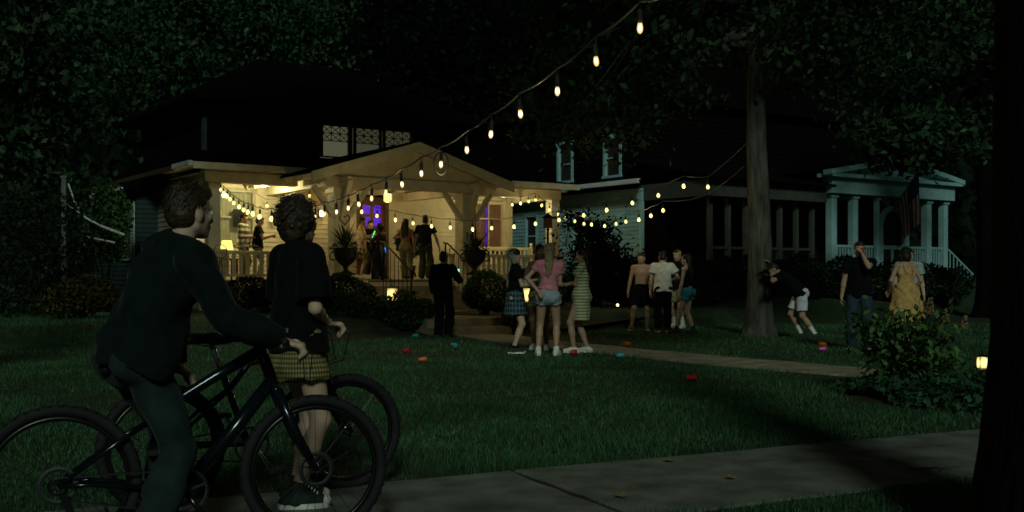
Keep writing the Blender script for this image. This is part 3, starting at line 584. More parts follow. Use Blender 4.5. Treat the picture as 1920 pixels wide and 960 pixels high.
# gable wall: boards under the rake, recessed behind the overhang
v = []
for b0 in (-1.52, -1.45):
    for (x, z) in ((GC-GH+.75, ZE+.02), (GC+GH-.75, ZE+.02), (GC+GH-.75, ZE+.75*slope-.03), (GC, ZP-.03), (GC-GH+.75, ZE+.75*slope-.03)): v.append((x, b0, z))
MB().raw(v, [(4, 3, 2, 1, 0), (5, 6, 7, 8, 9), (0, 1, 6, 5), (1, 2, 7, 6), (2, 3, 8, 7), (3, 4, 9, 8), (4, 0, 5, 9)]).build("gable_wall", TRIM, house)
MB().box(GC-GH+.55, GC+GH-.55, -1.64, -1.36, 3.36, 3.62).build("tie_beam", CREAM, house, bevel=.012)
for sx in (GC-GH+.72, GC+GH-.72): MB().box(sx-.11, sx+.11, -1.355, 2.3, 3.365, 3.60).build("side_beam", CREAM, house, bevel=.01)
for px_ in (2.69, 6.38):
    post = MB().box(px_-.21, px_+.21, -1.70, -1.30, ZF, 3.355).build("post", CREAM, house, bevel=.015)
    MB().box(px_-.25, px_+.25, -1.74, -1.26, 3.20, 3.30).build("capital", TRIM, post)
    MB().box(px_-.25, px_+.25, -1.74, -1.26, ZF+.002, ZF+.14).build("plinth", TRIM, post)
    for sd in (-1, 1): MB().bar((px_+sd*.20, -1.62, 2.62), (px_+sd*.72, -1.60, 3.35), .12, .12, (0, 1, 0)).build("brace", TRIM, house)
    MB().bar((px_, -1.70, 2.66), (px_, -2.12, 3.50), .12, .12, (1, 0, 0)).build("brace", TRIM, house)
    MB().box(px_-.07, px_+.07, -2.13, -1.71, 3.44, 3.57).build("outrigger", TRIM, house)
for k in range(3):
    z = 3.62; MB().box(GC-1.6+k*1.3, GC-1.6+k*1.3+.10, -1.34, 2.3, 3.50, 3.64).build("ceiling_joist", CREAM, house)
# number 14 and heart on the posts
def digits(txt, loc, size, m, parent, name):
    c = bpy.data.curves.new(name, 'FONT'); c.body = txt; c.size = size; c.extrude = .006; c.align_x = 'CENTER'; o = bpy.data.objects.new(name, c); COL.objects.link(o)
    bpy.context.view_layer.update(); me = bpy.data.meshes.new_from_object(o.evaluated_get(bpy.context.evaluated_depsgraph_get())); bpy.data.objects.remove(o)
    o = link(name, me, parent, m); o.location = loc; o.rotation_euler = (radians(90), 0, 0); return o
digits("14", (6.36, -1.715, 2.14), .26, IRON, house, "house_number")
hv = []
for k in range(28):
    t = 2*pi*k/28; hv.append((2.74+.0085*16*sin(t)**3, -1.725, 2.55+.0085*(13*cos(t)-5*cos(2*t)-2*cos(3*t)-cos(4*t))))
tag(MB().tube([tuple(HW(p[0], p[1], p[2])) for p in hv+hv[:1]], .014, 6).build("heart_wreath", mat("twig", (.10, .06, .035), .9), None, True), "small twig heart hung on the portico post left of the oak door", "heart wreath")
# steps, piers for the urns, handrails
for k in range(5):
    z = ZF-.144*(k+1); MB().box(2.95, 5.55, -2.10-.30*(k+1), -2.09-.30*k if k else -2.09, .2, z).build("step", STEP, house, bevel=.012)
MB().box(1.7, 5.3, -7.05, -3.61, .0, .335).build("landing", STEP, house, bevel=.01); MB().box(1.72, 3.9, -7.40, -7.055, -.1, .33).build("step", STEP, house, bevel=.012); MB().box(1.72, 3.9, -7.76, -7.405, -.1, .165).build("step", STEP, house, bevel=.012)
for a0_, a1_ in ((1.98, 2.86), (5.60, 6.75)):
    MB().box(a0_, a1_, -2.75, -2.10, 0, 1.10).build("cheek_wall", CREAM, house, bevel=.01); MB().box(a0_-.05, a1_+.05, -2.80, -2.092, 1.102, 1.19).build("cheek_cap", TRIM, house, bevel=.01)
for a_ in (3.62, 5.45):
    r = MB().tube([(a_, -2.0, ZF), (a_, -2.0, 2.02)], .022).tube([(a_, -3.45, .35), (a_, -3.45, 1.28)], .022).tube([(a_, -1.9, 2.02), (a_, -2.1, 2.0), (a_, -3.45, 1.27), (a_, -3.62, 1.24), (a_, -3.66, 1.15)], .022)
    for k in range(1, 7): r.tube([(a_, -2.0-.21*k, 1.0-.105*k), (a_, -2.0-.21*k, 2.0-.112*k)], .010, 5)
    r.build("handrail", IRON, house, True)
# balustrades
for x0, x1 in ((.32, 2.46), (7.05, 10.16)):
    if x0 > 5: x0 = 6.62
    MB().box(x0, x1, -.05, .05, 1.70, 1.79).build("top_rail", TRIM, house, bevel=.008); MB().box(x0, x1, -.035, .035, 1.15, 1.22).build("bottom_rail", TRIM, house)
    n = int((x1-x0)/.17); me = None
    for k in range(n):
        c = x0+(k+.5)*(x1-x0)/n
        if me is None: me = MB().box(-.048, .048, -.014, .014, 1.222, 1.698).mesh("baluster")
        o = link("baluster", me, house, TRIM); o.location = (c, 0, 0)
# main roof: eave slopes front and left, gutters, second storey, hip roof
def prism(b, q, dz): b.raw([(x, y, z) for x, y, z in q]+[(x, y, z+dz) for x, y, z in q], [(3, 2, 1, 0), (4, 5, 6, 7), (0, 1, 5, 4), (1, 2, 6, 5), (2, 3, 7, 6), (3, 0, 4, 7)]); return b
ER = 3.80
def course_roof(q00, q10, q11, q01, n, m, name):        # lapped shingle courses between eave (q00-q10) and top (q01-q11)
    b = MB(); q = [Vector(x) for x in (q00, q10, q11, q01)]
    for k in range(n):
        l0, r0 = q[0].lerp(q[3], k/n), q[1].lerp(q[2], k/n); l1, r1 = q[0].lerp(q[3], (k+1)/n), q[1].lerp(q[2], (k+1)/n); up = Vector((0, 0, .035)); dn = Vector((0, 0, .012))
        b.raw([l0+up, r0+up, r1+dn, l1+dn, l0-dn, r0-dn], [(0, 1, 2, 3), (4, 5, 1, 0)])
    o = b.build(name, m, house); tag(o, kind='stuff'); return o
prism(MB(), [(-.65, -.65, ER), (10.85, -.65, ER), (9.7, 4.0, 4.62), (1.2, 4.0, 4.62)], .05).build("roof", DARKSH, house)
prism(MB(), [(-.65, 11, ER), (-.65, -.65, ER), (1.2, 4.0, 4.62), (1.2, 11, 4.62)], .05).build("roof", DARKSH, house)
prism(MB(), [(10.85, -.65, ER), (10.85, 11, ER), (9.7, 11, 4.62), (9.7, 4.0, 4.62)], .05).build("roof", DARKSH, house)
course_roof((-.65, -.66, ER+.05), (10.85, -.66, ER+.05), (9.7, 4.0, 4.67), (1.2, 4.0, 4.67), 24, DARKSH, "roof_shingles")
course_roof((-.66, 11, ER+.05), (-.66, -.65, ER+.05), (1.2, 4.0, 4.67), (1.2, 11, 4.67), 10, DARKSH, "roof_shingles")
SOF = MB().box(-.60, -.165, -.6, 2.3, 3.803, 3.815)  .box(-.165, 10.8, -.6, -.165, 3.803, 3.815); SOF.build("soffit", CREAM, house)
GUT = mat("white gutter", (.62, .66, .66), .35, .1, 5, .05, 60)
MB().box(-.78, -.66, -.70, .55, 3.75, 3.88).build("gutter", GUT, house, bevel=.02); MB().box(-.76, -.66, .56, 11, 3.75, 3.86).build("fascia", DARKW, house); MB().box(-.655, 10.9, -.70, -.66, 3.70, 3.86).build("fascia", TRIM, house)  # left eave: dark wood length stands in for the gutter's shaded run
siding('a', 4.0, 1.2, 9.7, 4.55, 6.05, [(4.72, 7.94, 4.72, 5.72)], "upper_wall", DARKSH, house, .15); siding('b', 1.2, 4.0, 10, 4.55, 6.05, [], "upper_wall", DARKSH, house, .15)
MB().box(1.25, 9.65, 4.35, 9.9, 4.6, 6.0).build("upper_core", MATS["dark interior"], house); MB().box(1.14, 1.27, 3.93, 4.06, 4.64, 6.04).build("corner_board", mat("grey corner board", (.035, .045, .045), .6), house)
SHADE = emat("window shade", (.42, .40, .24), .20)
for l0, l1 in ((4.82, 5.67), (5.92, 6.74), (6.93, 7.84)): window(house, 'a', 4.0, l0, l1, 4.76, 5.68, DARKW, SHADE if l0 < 5 else emat("dim shade", (.40, .37, .22), .13), 1, (), .06, lattice=(5.23, 3, 2))
for q in (((.5, 3.3, 6.02), (10.4, 3.3, 6.02), (7, 7, 7.95), (4, 7, 7.95)), ((.5, 10.7, 6.02), (.5, 3.3, 6.02), (4, 7, 7.95), (4, 7.02, 7.95)), ((10.4, 3.3, 6.02), (10.4, 10.7, 6.02), (7, 7.02, 7.95), (7, 7, 7.95)), ((10.4, 10.7, 6.02), (.5, 10.7, 6.02), (4, 7.02, 7.95), (7, 7.02, 7.95))):
    prism(MB(), q, .12).build("hip_roof", DARKSH, house)
# left bay with shuttered window
siding('b', -.6, 4.2, 6.5, .4, 3.5, [(4.55, 5.35, 1.6, 3.2)], "bay_wall", WALLSH, house); siding('a', 4.2, -.6, 0, .4, 3.5, [], "bay_wall", WALLSH, house)
MB().box(-.59, -.02, 4.22, 6.5, .4, 3.45).build("bay_core", MATS["dark interior"], house)
prism(MB(), [(-1.05, 3.8, 3.45), (.1, 3.8, 3.70), (.1, 6.9, 3.70), (-1.05, 6.9, 3.45)], .06).build("bay_roof", DARKSH, house); MB().box(-1.16, -1.055, 3.75, 6.95, 3.40, 3.53).build("gutter", GUT, house, bevel=.02)
window(house, 'b', -.6, 4.6, 5.3, 1.65, 3.15, WHITET, mat("dim curtain", (.2, .2, .18)), 2, (2.4,), .09)
sh = MB().box(-.66, -.622, 4.22, 4.48, 1.6, 3.2).build("shutter", mat("grey shutter", (.35, .40, .40), .6), house)
for k in range(18): MB().bar((-.675, 4.25, 1.66+k*.085), (-.675, 4.45, 1.66+k*.085), .012, .05).build("louver", MATS["grey shutter"], sh)
# ------------------------------------------------------------------ neighbour house
NB = empty("neighbor_house", HL, HA); tag(NB, "dark neighbouring house with white pedimented entry, screened porch and moonlit left wall", "house")
NZ = 1.30
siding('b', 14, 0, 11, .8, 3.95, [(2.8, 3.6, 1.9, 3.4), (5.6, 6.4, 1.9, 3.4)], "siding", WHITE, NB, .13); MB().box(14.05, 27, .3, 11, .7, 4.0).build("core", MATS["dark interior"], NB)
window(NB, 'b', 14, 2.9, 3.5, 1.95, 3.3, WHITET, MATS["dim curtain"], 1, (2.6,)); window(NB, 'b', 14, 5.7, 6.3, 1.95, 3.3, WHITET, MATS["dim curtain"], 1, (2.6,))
MB().box(13.93, 14.03, -.05, .12, .8, 3.95).build("corner_board", WHITET, NB)
MB().box(13.90, 13.99, .13, 11, 3.62, 3.95).build("frieze_board", WHITET, NB); MB().box(13.35, 13.48, -.5, 11, 4.05, 4.20).build("gutter", GUT, NB, bevel=.02)
prism(MB(), [(13.4, -.6, 4.1), (14.6, .6, 4.42), (14.6, 11, 4.42), (13.4, 11, 4.1)], .06).build("skirt_roof", DARKSH, NB)
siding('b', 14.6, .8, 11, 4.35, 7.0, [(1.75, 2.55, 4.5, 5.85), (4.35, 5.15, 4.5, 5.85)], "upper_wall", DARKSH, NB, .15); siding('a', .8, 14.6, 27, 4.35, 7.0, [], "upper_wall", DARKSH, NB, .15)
MB().box(14.66, 26.9, .9, 10.9, 4.35, 7.0).build("upper_core", MATS["dark interior"], NB)
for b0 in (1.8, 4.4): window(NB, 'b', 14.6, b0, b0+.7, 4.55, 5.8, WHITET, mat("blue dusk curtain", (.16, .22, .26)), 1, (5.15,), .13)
v = [(14.1, .4, 6.95), (14.1, 11.4, 6.95), (20.5, .4, 9.4), (20.5, 11.4, 9.4), (27, .4, 6.95), (27, 11.4, 6.95)]
MB().raw(v, [(0, 2, 3, 1), (2, 4, 5, 3), (0, 4, 2), (1, 3, 5), (0, 1, 5, 4)]).build("roof", DARKSH, NB)
# screened side porch
MB().box(14.3, 19.2, -2.6, .29, .3, NZ).build("porch_base", DARKSH, NB); MB().box(14.0, 19.4, -2.9, .29, 3.55, 4.05).build("porch_beam", mat("dim grey paint", (.055, .055, .05), .7, .2), NB); prism(MB(), [(13.8, -3.2, 4.05), (19.5, -3.2, 4.05), (19.5, .79, 4.9), (13.8, .79, 4.9)], .06).build("porch_roof", DARKSH, NB)
GRY = MATS["dim grey paint"]
for k in range(7): MB().box(14.4+k*.78, 14.54+k*.78, -2.55, -2.42, NZ+.002, 3.548).build("porch_column", GRY, NB)
MB().box(14.4, 19.2, -2.54, -2.43, 1.98, 2.06).build("porch_rail", GRY, NB); MB().box(14.35, 19.2, -.3, .28, NZ+.003, 3.54).build("porch_wall", DARKSH, NB)
# white pedimented entry
A0, A1, BF = 19.5, 26.0, -3.0
MB().box(A0-.1, A1+.1, BF-.2, .28, .2, NZ+.05).build("portico_floor", DARKSH, NB)
ent = MB().box(A0-.15, A1+.15, BF-.15, BF+.25, 3.85, 4.35).build("entablature", WHITET, NB); MB().box(A0-.35, A1+.35, BF-.35, BF+.3, 4.36, 4.48).build("cornice", WHITET, NB)
mid = (A0+A1)/2; v = []
for b0 in (BF-.05, BF+.2): v += [(A0-.1, b0, 4.485), (A1+.1, b0, 4.485), (mid, b0, 4.98)]
MB().raw(v, [(0, 1, 2), (5, 4, 3), (0, 3, 4, 1), (1, 4, 5, 2), (2, 5, 3, 0)]).build("pediment", WHITET, NB)
for sd in (-1, 1): MB().bar((mid, BF-.2, 5.10), (mid+sd*(A1-A0+.9)/2, BF-.2+.003*sd, 4.50), .35, .16, (0, 0, 1)).build("raking_cornice", WHITET, NB)
MB().raw([(A0-.4, BF-.3, 4.55), (A1+.4, BF-.3, 4.55), (mid, BF-.3, 5.18), (A0-.4, .8, 4.55), (A1+.4, .8, 4.55), (mid, .8, 5.18)], [(0, 2, 5, 3), (2, 1, 4, 5), (3, 5, 4)]).build("portico_roof", DARKSH, NB)
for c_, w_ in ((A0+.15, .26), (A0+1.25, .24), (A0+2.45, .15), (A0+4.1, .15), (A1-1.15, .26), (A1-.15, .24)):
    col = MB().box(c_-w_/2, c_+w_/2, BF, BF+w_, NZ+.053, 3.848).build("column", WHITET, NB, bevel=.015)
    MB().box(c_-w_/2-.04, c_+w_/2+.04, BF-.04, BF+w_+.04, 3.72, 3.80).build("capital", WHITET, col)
bx = [A0+.15, A0+1.25, A0+2.45, A0+4.1, A1-1.15, A1-.15]
for i in (0, 1, 3, 4):
    x0, x1 = bx[i]+.17, bx[i+1]-.17; MB().box(x0, x1, BF+.05, BF+.12, 2.10, 2.18).build("rail", WHITET, NB); MB().box(x0, x1, BF+.05, BF+.12, 1.46, 1.52).build("rail", WHITET, NB)
    for k in range(int((x1-x0)/.14)):
        c = x0+.07+k*.14; o = link("baluster", bpy.data.meshes.get("nb_bal") or MB().box(-.022, .022, -.02, .02, 1.522, 2.098).mesh("nb_bal"), NB, WHITET); o.location = (c, BF+.085, 0)
MB().box(A0, A1, -.35, -.02, NZ+.06, 3.85).build("entry_wall", MATS["dark interior"], NB)
# arched screen door
ac, ar_ = A0+3.27, .62; b = MB(); arc = [(ac+ar_*cos(t), BF+.06, 2.85+ar_*sin(t)) for t in np.linspace(0, pi, 15)]
pts = [(ac+ar_, BF+.06, NZ+.06)]+arc+[(ac-ar_, BF+.06, NZ+.06)]
for i in range(len(pts)-1): b.bar(pts[i], pts[i+1], .17, .10, (0, 1, 0))
b.box(ac-ar_+.09, ac+ar_-.09, BF+.02, BF+.09, 2.06, 2.20).box(ac-.05, ac+.05, BF+.025, BF+.085, NZ+.06, 2.06); ad = b.build("arched_door", WHITET, NB)
MB().raw([(p[0], BF+.07, p[2]) for p in pts], [tuple(range(len(pts)))]).build("screen", mat("insect screen", (.018, .022, .022), .6), ad)
for sx in (-1, 1): MB().box(ac+sx*.80-.06, ac+sx*.80+.06, BF+.02, BF+.12, NZ+.06, 3.84).build("jamb", WHITET, ad)
hr = MB()
for k in range(7): hr.box(A1+.1+k*.22, A1+.13+k*.22, BF, BF+.03, .8-.05*k, 2.05-.13*k)
hr.bar((A1, BF+.015, 2.1), (A1+1.55, BF+.015, 1.2), .05, .06); hr.build("stair_rail", WHITET, NB)
# flag on its pole
fp = HW(A0+2.5, BF-.4, 0); FL = empty("flag", (0, 0, 0)); tag(FL, "striped national flag hanging limp from the white columned entry", "flag")
b0 = HW(A0+2.75, BF, 2.9); b1 = HW(A0+3.25, BF-1.0, 4.7); MB().tube([b0, b1], .02).build("flagpole", DARKW, FL, True)
def flagcloth():
    nu, nv = 26, 14; V = np.zeros((nu, nv, 3)); fd = (b1-b0).normalized()
    for i in range(nu):
        for j in range(nv):
            s = j/(nv-1); t = i/(nu-1); top = b1.lerp(b0, s*.62); fall = 1.75*t*(1-.25*s); w = Vector((-.45, .1, 0))*t*(.25+.55*(1-s))
            p = top+Vector((0, 0, -fall))+HU*(.09*sin(s*11+t*2.0)*t)+HU*(.35*s*t)-HV*(.06*sin(s*8)*t); V[i, j] = p
    return V
V = flagcloth(); nu, nv = V.shape[:2]; fi = np.arange(nu*nv).reshape(nu, nv); red, wht, blu = mat("flag red", (.11, .015, .015), .8), mat("flag white", (.17, .17, .16), .8), mat("flag blue", (.01, .012, .035), .8)
me = np_mesh("cloth", V.reshape(-1, 3), [np.stack([fi[:-1, :-1], fi[1:, :-1], fi[1:, 1:], fi[:-1, 1:]], -1).reshape(-1, 4)], True)
for m_ in (red, wht, blu): me.materials.append(m_)
mi = []
for i in range(nu-1):
    for j in range(nv-1): mi.append(2 if (i < 10 and j < 7) else j % 2)
me.polygons.foreach_set("material_index", mi); link("cloth", me, FL)
# ------------------------------------------------------------------ vegetation
def leaf_mesh(name, C, size, up=0.35, elong=1.7, rng=RNG):
    n = len(C); size = np.broadcast_to(size, (n,))*rng.uniform(.6, 1.25, n); d = rng.normal(size=(n, 3)); d[:, 2] -= .25; d /= np.linalg.norm(d, axis=1)[:, None]
    nrm = rng.normal(size=(n, 3)); nrm[:, 2] += up*3; s = np.cross(d, nrm); s /= np.maximum(np.linalg.norm(s, axis=1), 1e-6)[:, None]; u = np.cross(s, d)
    L = size[:, None]; V = np.stack([C-d*L*.5, C+s*L*.5/elong*1.0+u*L*.08, C+d*L*.5-u*L*.05, C-s*L*.5/elong+u*L*.08], 1).reshape(-1, 3)
    return np_mesh(name, V, [np.arange(4*n).reshape(n, 4)])
def ell_clumps(n, c, r, shell=.55, rng=RNG):
    v = rng.normal(size=(n, 3)); v /= np.linalg.norm(v, axis=1)[:, None]; k = rng.uniform(shell**3, 1, n)**(1/3); return np.array(c)+v*k[:, None]*np.array(r)
def tree(name, label, base, rad, ht, crowns, nleaf, size, lm, bm, group=None, nl=10, sig=.55, seed=1, flare=1.8, per=110, lean=(0, 0)):
    """tapered trunk, limbs that run to the leaf clumps, crown of separate leaves; crowns = [(centre offset, radii, share)]"""
    rg = np.random.default_rng(seed); z0 = float(hgt(base[0], base[1])); root = empty(name, (base[0], base[1], z0)); tag(root, label, "tree", group)
    t = MB(); hs = [0, .08, .25, .5, 1.0]+[1.0+(ht-1.0)*k/8 for k in range(1, 9)]; rs = [rad*flare, rad*(1+(flare-1)*.65), rad*(1+(flare-1)*.35), rad*1.12, rad]+[rad*(1-.55*k/8) for k in range(1, 9)]
    ring = []; n = 18
    for h_, r_ in zip(hs, rs):
        fl = max(r_/rad-1, 0); ring += [(lean[0]*h_/ht+.04*sin(h_)+(r_+.22*fl*rad*cos(5*2*pi*k/n+1)+.012*sin(k*2.7+h_*4))*cos(2*pi*k/n), lean[1]*h_/ht+(r_+.22*fl*rad*cos(5*2*pi*k/n+1)+.012*sin(k*3.1+h_*3))*sin(2*pi*k/n), h_-.06) for k in range(n)]
    t.raw(ring, [(i*n+k, i*n+(k+1) % n, (i+1)*n+(k+1) % n, (i+1)*n+k) for i in range(len(hs)-1) for k in range(n)])
    CL = []
    for c, r, sh in crowns:
        m = max(3, int(nleaf*sh/per)); CL.append(ell_clumps(m, c, r, .45, rg))
    CL = np.concatenate(CL); pick = rg.permutation(len(CL))[:nl]
    for k in pick:
        e = Vector(CL[k]); h0 = ht*rg.uniform(.62, 1.0); s = Vector((lean[0]*h0/ht, lean[1]*h0/ht, h0)); mid = s.lerp(e, .5)+Vector((rg.uniform(-.3, .3), rg.uniform(-.3, .3), .12*(e-s).length)); r0 = rad*.42*(1-.35*(h0/ht-.6))
        pts = [s, s.lerp(mid, .5)+Vector((0, 0, .08)), mid, mid.lerp(e, .5)+Vector((0, 0, .05)), e]; t.tube(pts, [r0, r0*.8, r0*.55, r0*.35, r0*.12], 7)
    t.build("trunk", bm, root, True)
    per_ = max(1, nleaf//len(CL)); C = np.repeat(CL, per_, 0)+rg.normal(size=(len(CL)*per_, 3))*np.array([sig, sig, sig*.55])
    link("crown", leaf_mesh("crown", C, size, rng=rg), root, lm); return root
# big street oak right of centre and the dark near trunk at the right edge
tree("oak_tree", "tall oak on the lawn with flared grey trunk beside the leaning man", (4.82, 20.9), .24, 8.5,
     [((-1.0, 0, 6.9), (4.2, 3.2, 2.2), .46), ((2.0, -1.0, 6.6), (2.6, 2.4, 2.2), .24), ((-3.2, .3, 4.7), (1.7, 1.3, 1.0), .13), ((.8, 0, 8.4), (3.0, 3, 1.2), .10)], 24000, .17, LEAF, BARK, nl=26, sig=.42, seed=3, flare=1.72)
tree("shade_tree", "thick dark trunk of the near tree at the right edge beside the sidewalk", (2.36, 4.45), .36, 13,
     [((.2, 0, 17), (3.2, 3.0, 2.6), .6), ((.1, 5.3, 6.7), (2.3, 2.0, .9), .4)], 11000, .24, LEAFD, BARKD, nl=14, sig=.5, seed=5, flare=1.55)  # unseen low forward clump added to shade the far lawn
BGT = [ # px, distance, trunk radius, height, crown centre z, radii, leaf count, size, material, label
    (60, 34, .35, 9, 8.2, (3.6, 3.2, 5.2), 8000, .30, LEAF, "tall leafy tree at the far left above the dark hedge"),
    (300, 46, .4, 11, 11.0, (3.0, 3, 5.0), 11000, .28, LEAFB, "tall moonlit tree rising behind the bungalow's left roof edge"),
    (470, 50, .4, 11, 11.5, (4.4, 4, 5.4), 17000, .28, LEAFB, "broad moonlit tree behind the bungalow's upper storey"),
    (690, 56, .4, 12, 13, (5.0, 4, 6.0), 8000, .40, LEAFSH, "dark tree behind the middle of the bungalow roof ridge"),
    (880, 50, .35, 10, 10.5, (3.6, 3, 4.6), 6000, .34, LEAFSH, "dark tree behind the bungalow's right roof end"),
    (1100, 58, .4, 12, 12, (5.0, 4, 6.0), 7000, .4, LEAFSH, "dark tree behind the gap between the two houses"),
    (1360, 54, .4, 12, 13, (5.0, 4, 6.0), 7000, .4, LEAFSH, "dark tree rising behind the neighbouring house roof"),
    (1850, 30, .3, 8, 8.4, (2.6, 2.4, 3.2), 9000, .22, LEAF, "leafy tree beside the pedimented entry at the far right"),
    (1600, 52, .4, 12, 12, (5.0, 4, 6.0), 7000, .4, LEAFSH, "dark tree behind the white pedimented entry")]
for i, (px, d, r, ht, cz, rad, nlf, sz, lm, lab) in enumerate(BGT):
    tree("background_tree", lab, ((px-CX)/F*d, d), r, ht, [((0, 0, cz), rad, 1)] if px != 1850 else [((-.6, 0, cz), rad, .62), ((-2.9, -2.4, 4.75), (1.5, .9, .62), .38)], nlf, sz, lm, BARKD, "trees standing behind the houses", nl=12, sig=.8 if d > 32 else .42, seed=20+i, per=90)
tree("unseen_shade_tree", "unseen tree added left of the view to shade the bungalow and far lawn", (-6.9, 9.2), .42, 11, [((3.8, .8, 14.0), (3.8, 3.2, 7.4), .86), ((6.2, .9, 8.3), (2.6, 2.4, 1.7), .14)], 30000, .36, LEAF, BARK, nl=12, sig=.6, seed=41)  # added out of view; crown shaped to shade the house front and lawn
# far wood that reads as one mass: lumpy dark body with a leafy skin
nA, nZ = 180, 14; V = np.zeros((nA, nZ, 3)); 
for i in range(nA):
    th = radians(-78+156*i/(nA-1)); 
    for j in range(nZ):
        z = -1+26*j/(nZ-1); rr = 72+2.5*sin(i*.7)*sin(j*1.1)+1.8*sin(i*1.7+j)+(4*(j/(nZ-1))**3); V[i, j] = (rr*sin(th), rr*cos(th), z*(1+.10*sin(i*.45)+.07*sin(i*1.3+2)))
fi = np.arange(nA*nZ).reshape(nA, nZ); Vf = V.reshape(-1, 3); Qf = np.stack([fi[:-1, :-1], fi[1:, :-1], fi[1:, 1:], fi[:-1, 1:]], -1).reshape(-1, 4)
wi = RNG.integers(0, nA*nZ, 26000); Cw = Vf[wi]*np.array([.97, .97, 1])+RNG.normal(size=(26000, 3))*np.array([1.6, 1.6, 1.0]); n0 = len(Vf)
lw = leaf_mesh("tmp", Cw, .8); lv = np.zeros(len(lw.vertices)*3, np.float32); lw.vertices.foreach_get("co", lv); bpy.data.meshes.remove(lw)
tag(link("woods", np_mesh("woods", np.concatenate([Vf, lv.reshape(-1, 3)]), [Qf, n0+np.arange(4*len(Cw)).reshape(-1, 4)]), None, LEAFSH), kind='stuff')
# shrubs and hedges: leaf clouds over twigs
def shrub(name, label, cat, base, r, n, size, lm, group=None, box=False, seed=1, twigs=10, zc=None, shell=.75, parts=('foliage', 'stem'), wob=.10):
    rg = np.random.default_rng(seed); z0 = float(hgt(base[0], base[1])); root = empty(name, (base[0], base[1], z0)); tag(root, label, cat, group); zc = r[2] if zc is None else zc
    C = (rg.uniform(-1, 1, (n, 3))*np.array(r)+np.array([0, 0, zc])) if box else ell_clumps(n, (0, 0, zc), r, shell, rg)
    if wob >= .2: cc_ = ell_clumps(16, (0, 0, zc), r, .35, rg); C = cc_[rg.integers(0, 16, n)]+rg.normal(size=(n, 3))*np.array([.24, .24, .20])
    C += wob*np.sin(C[:, [1, 2, 0]]*(5 if wob < .2 else 3.3)+seed)*np.array([1, 1, .8]); C[:, 2] = np.abs(C[:, 2]); link(parts[0], leaf_mesh(parts[0], C, size, .5, 1.5, rg), root, lm)
    t = MB()
    for k in range(twigs):
        e = C[rg.integers(0, n)]*.92; t.tube([(e[0]*.12, e[1]*.12, -.05), (e[0]*.4, e[1]*.4, e[2]*.5), tuple(e)], [.018, .012, .004], 5)
    t.build(parts[1], BARKD, root); return root
def at(px, d): return ((px-CX)/F*d, d)
shrub("boxwood", "round clipped boxwood by the front steps under the right urn", "shrub", at(908, 23.0), (.56, .5, .45), 5200, .06, BOXL, seed=2)
shrub("boxwood", "rounded boxwood in front of the left urn pier", "shrub", at(652, 23.3), (.62, .5, .42), 4200, .07, BOXL, seed=3, zc=.45)
shrub("hedge", "low dark hedge along the bed in front of the portico steps", "hedge", at(690, 21.9), (1.0, .4, .24), 4200, .075, BOXL, box=True, seed=4)
shrub("foundation_shrub", "leafy shrub in the bed with the glowing lantern above it", "shrub", at(770, 21.3), (.62, .5, .30), 3000, .075, BOXL, seed=5)
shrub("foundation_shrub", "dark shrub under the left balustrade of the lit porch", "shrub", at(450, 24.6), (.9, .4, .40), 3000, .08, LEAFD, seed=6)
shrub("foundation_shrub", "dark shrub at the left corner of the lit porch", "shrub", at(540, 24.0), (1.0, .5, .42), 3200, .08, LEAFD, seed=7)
shrub("foundation_shrub", "small shrub beside the lower steps behind the girl in the cap", "shrub", at(965, 21.6), (.36, .35, .33), 1600, .07, BOXL, seed=8)
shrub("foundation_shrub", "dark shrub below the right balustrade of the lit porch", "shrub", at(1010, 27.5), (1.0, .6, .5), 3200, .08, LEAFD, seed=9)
shrub("evergreen_shrub", "tall dark evergreen between the lit porch and the neighbouring house", "shrub", at(1120, 29.5), (.95, .9, 1.25), 7000, .12, LEAFSH, seed=10, zc=1.3, shell=.3, wob=.28)
shrub("evergreen_shrub", "second dark evergreen shrub left of the screened porch", "shrub", at(1215, 29.0), (.9, .8, .75), 4000, .11, LEAFSH, seed=11, shell=.3, wob=.25)
for i, px in enumerate((1310, 1400, 1490, 1580, 1680, 1760)):
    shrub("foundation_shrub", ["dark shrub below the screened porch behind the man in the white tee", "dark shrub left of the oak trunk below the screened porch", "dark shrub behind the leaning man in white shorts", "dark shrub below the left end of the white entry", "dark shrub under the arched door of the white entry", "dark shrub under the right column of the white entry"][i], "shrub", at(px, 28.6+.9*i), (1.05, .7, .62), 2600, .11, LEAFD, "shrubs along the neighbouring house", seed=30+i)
shrub("hedge", "tall dark hedge along the left edge of the lawn", "hedge", at(-20, 22.5), (1.75, 2.2, 1.36), 9000, .11, LEAFD, box=True, seed=12)
shrub("flowering_shrub", "shrub with yellowish leaves left of the standing cyclist", "shrub", at(150, 20.5), (.75, .6, .40), 2600, .08, leafmat("yellow leaf", (.05, .045, .012)), seed=13)
shrub("dogwood_shrub", "airy green shrub beside the shuttered bay window", "shrub", at(200, 26.5), (.55, .8, 1.05), 3200, .13, LEAFB, seed=14, zc=2.1, shell=.3)
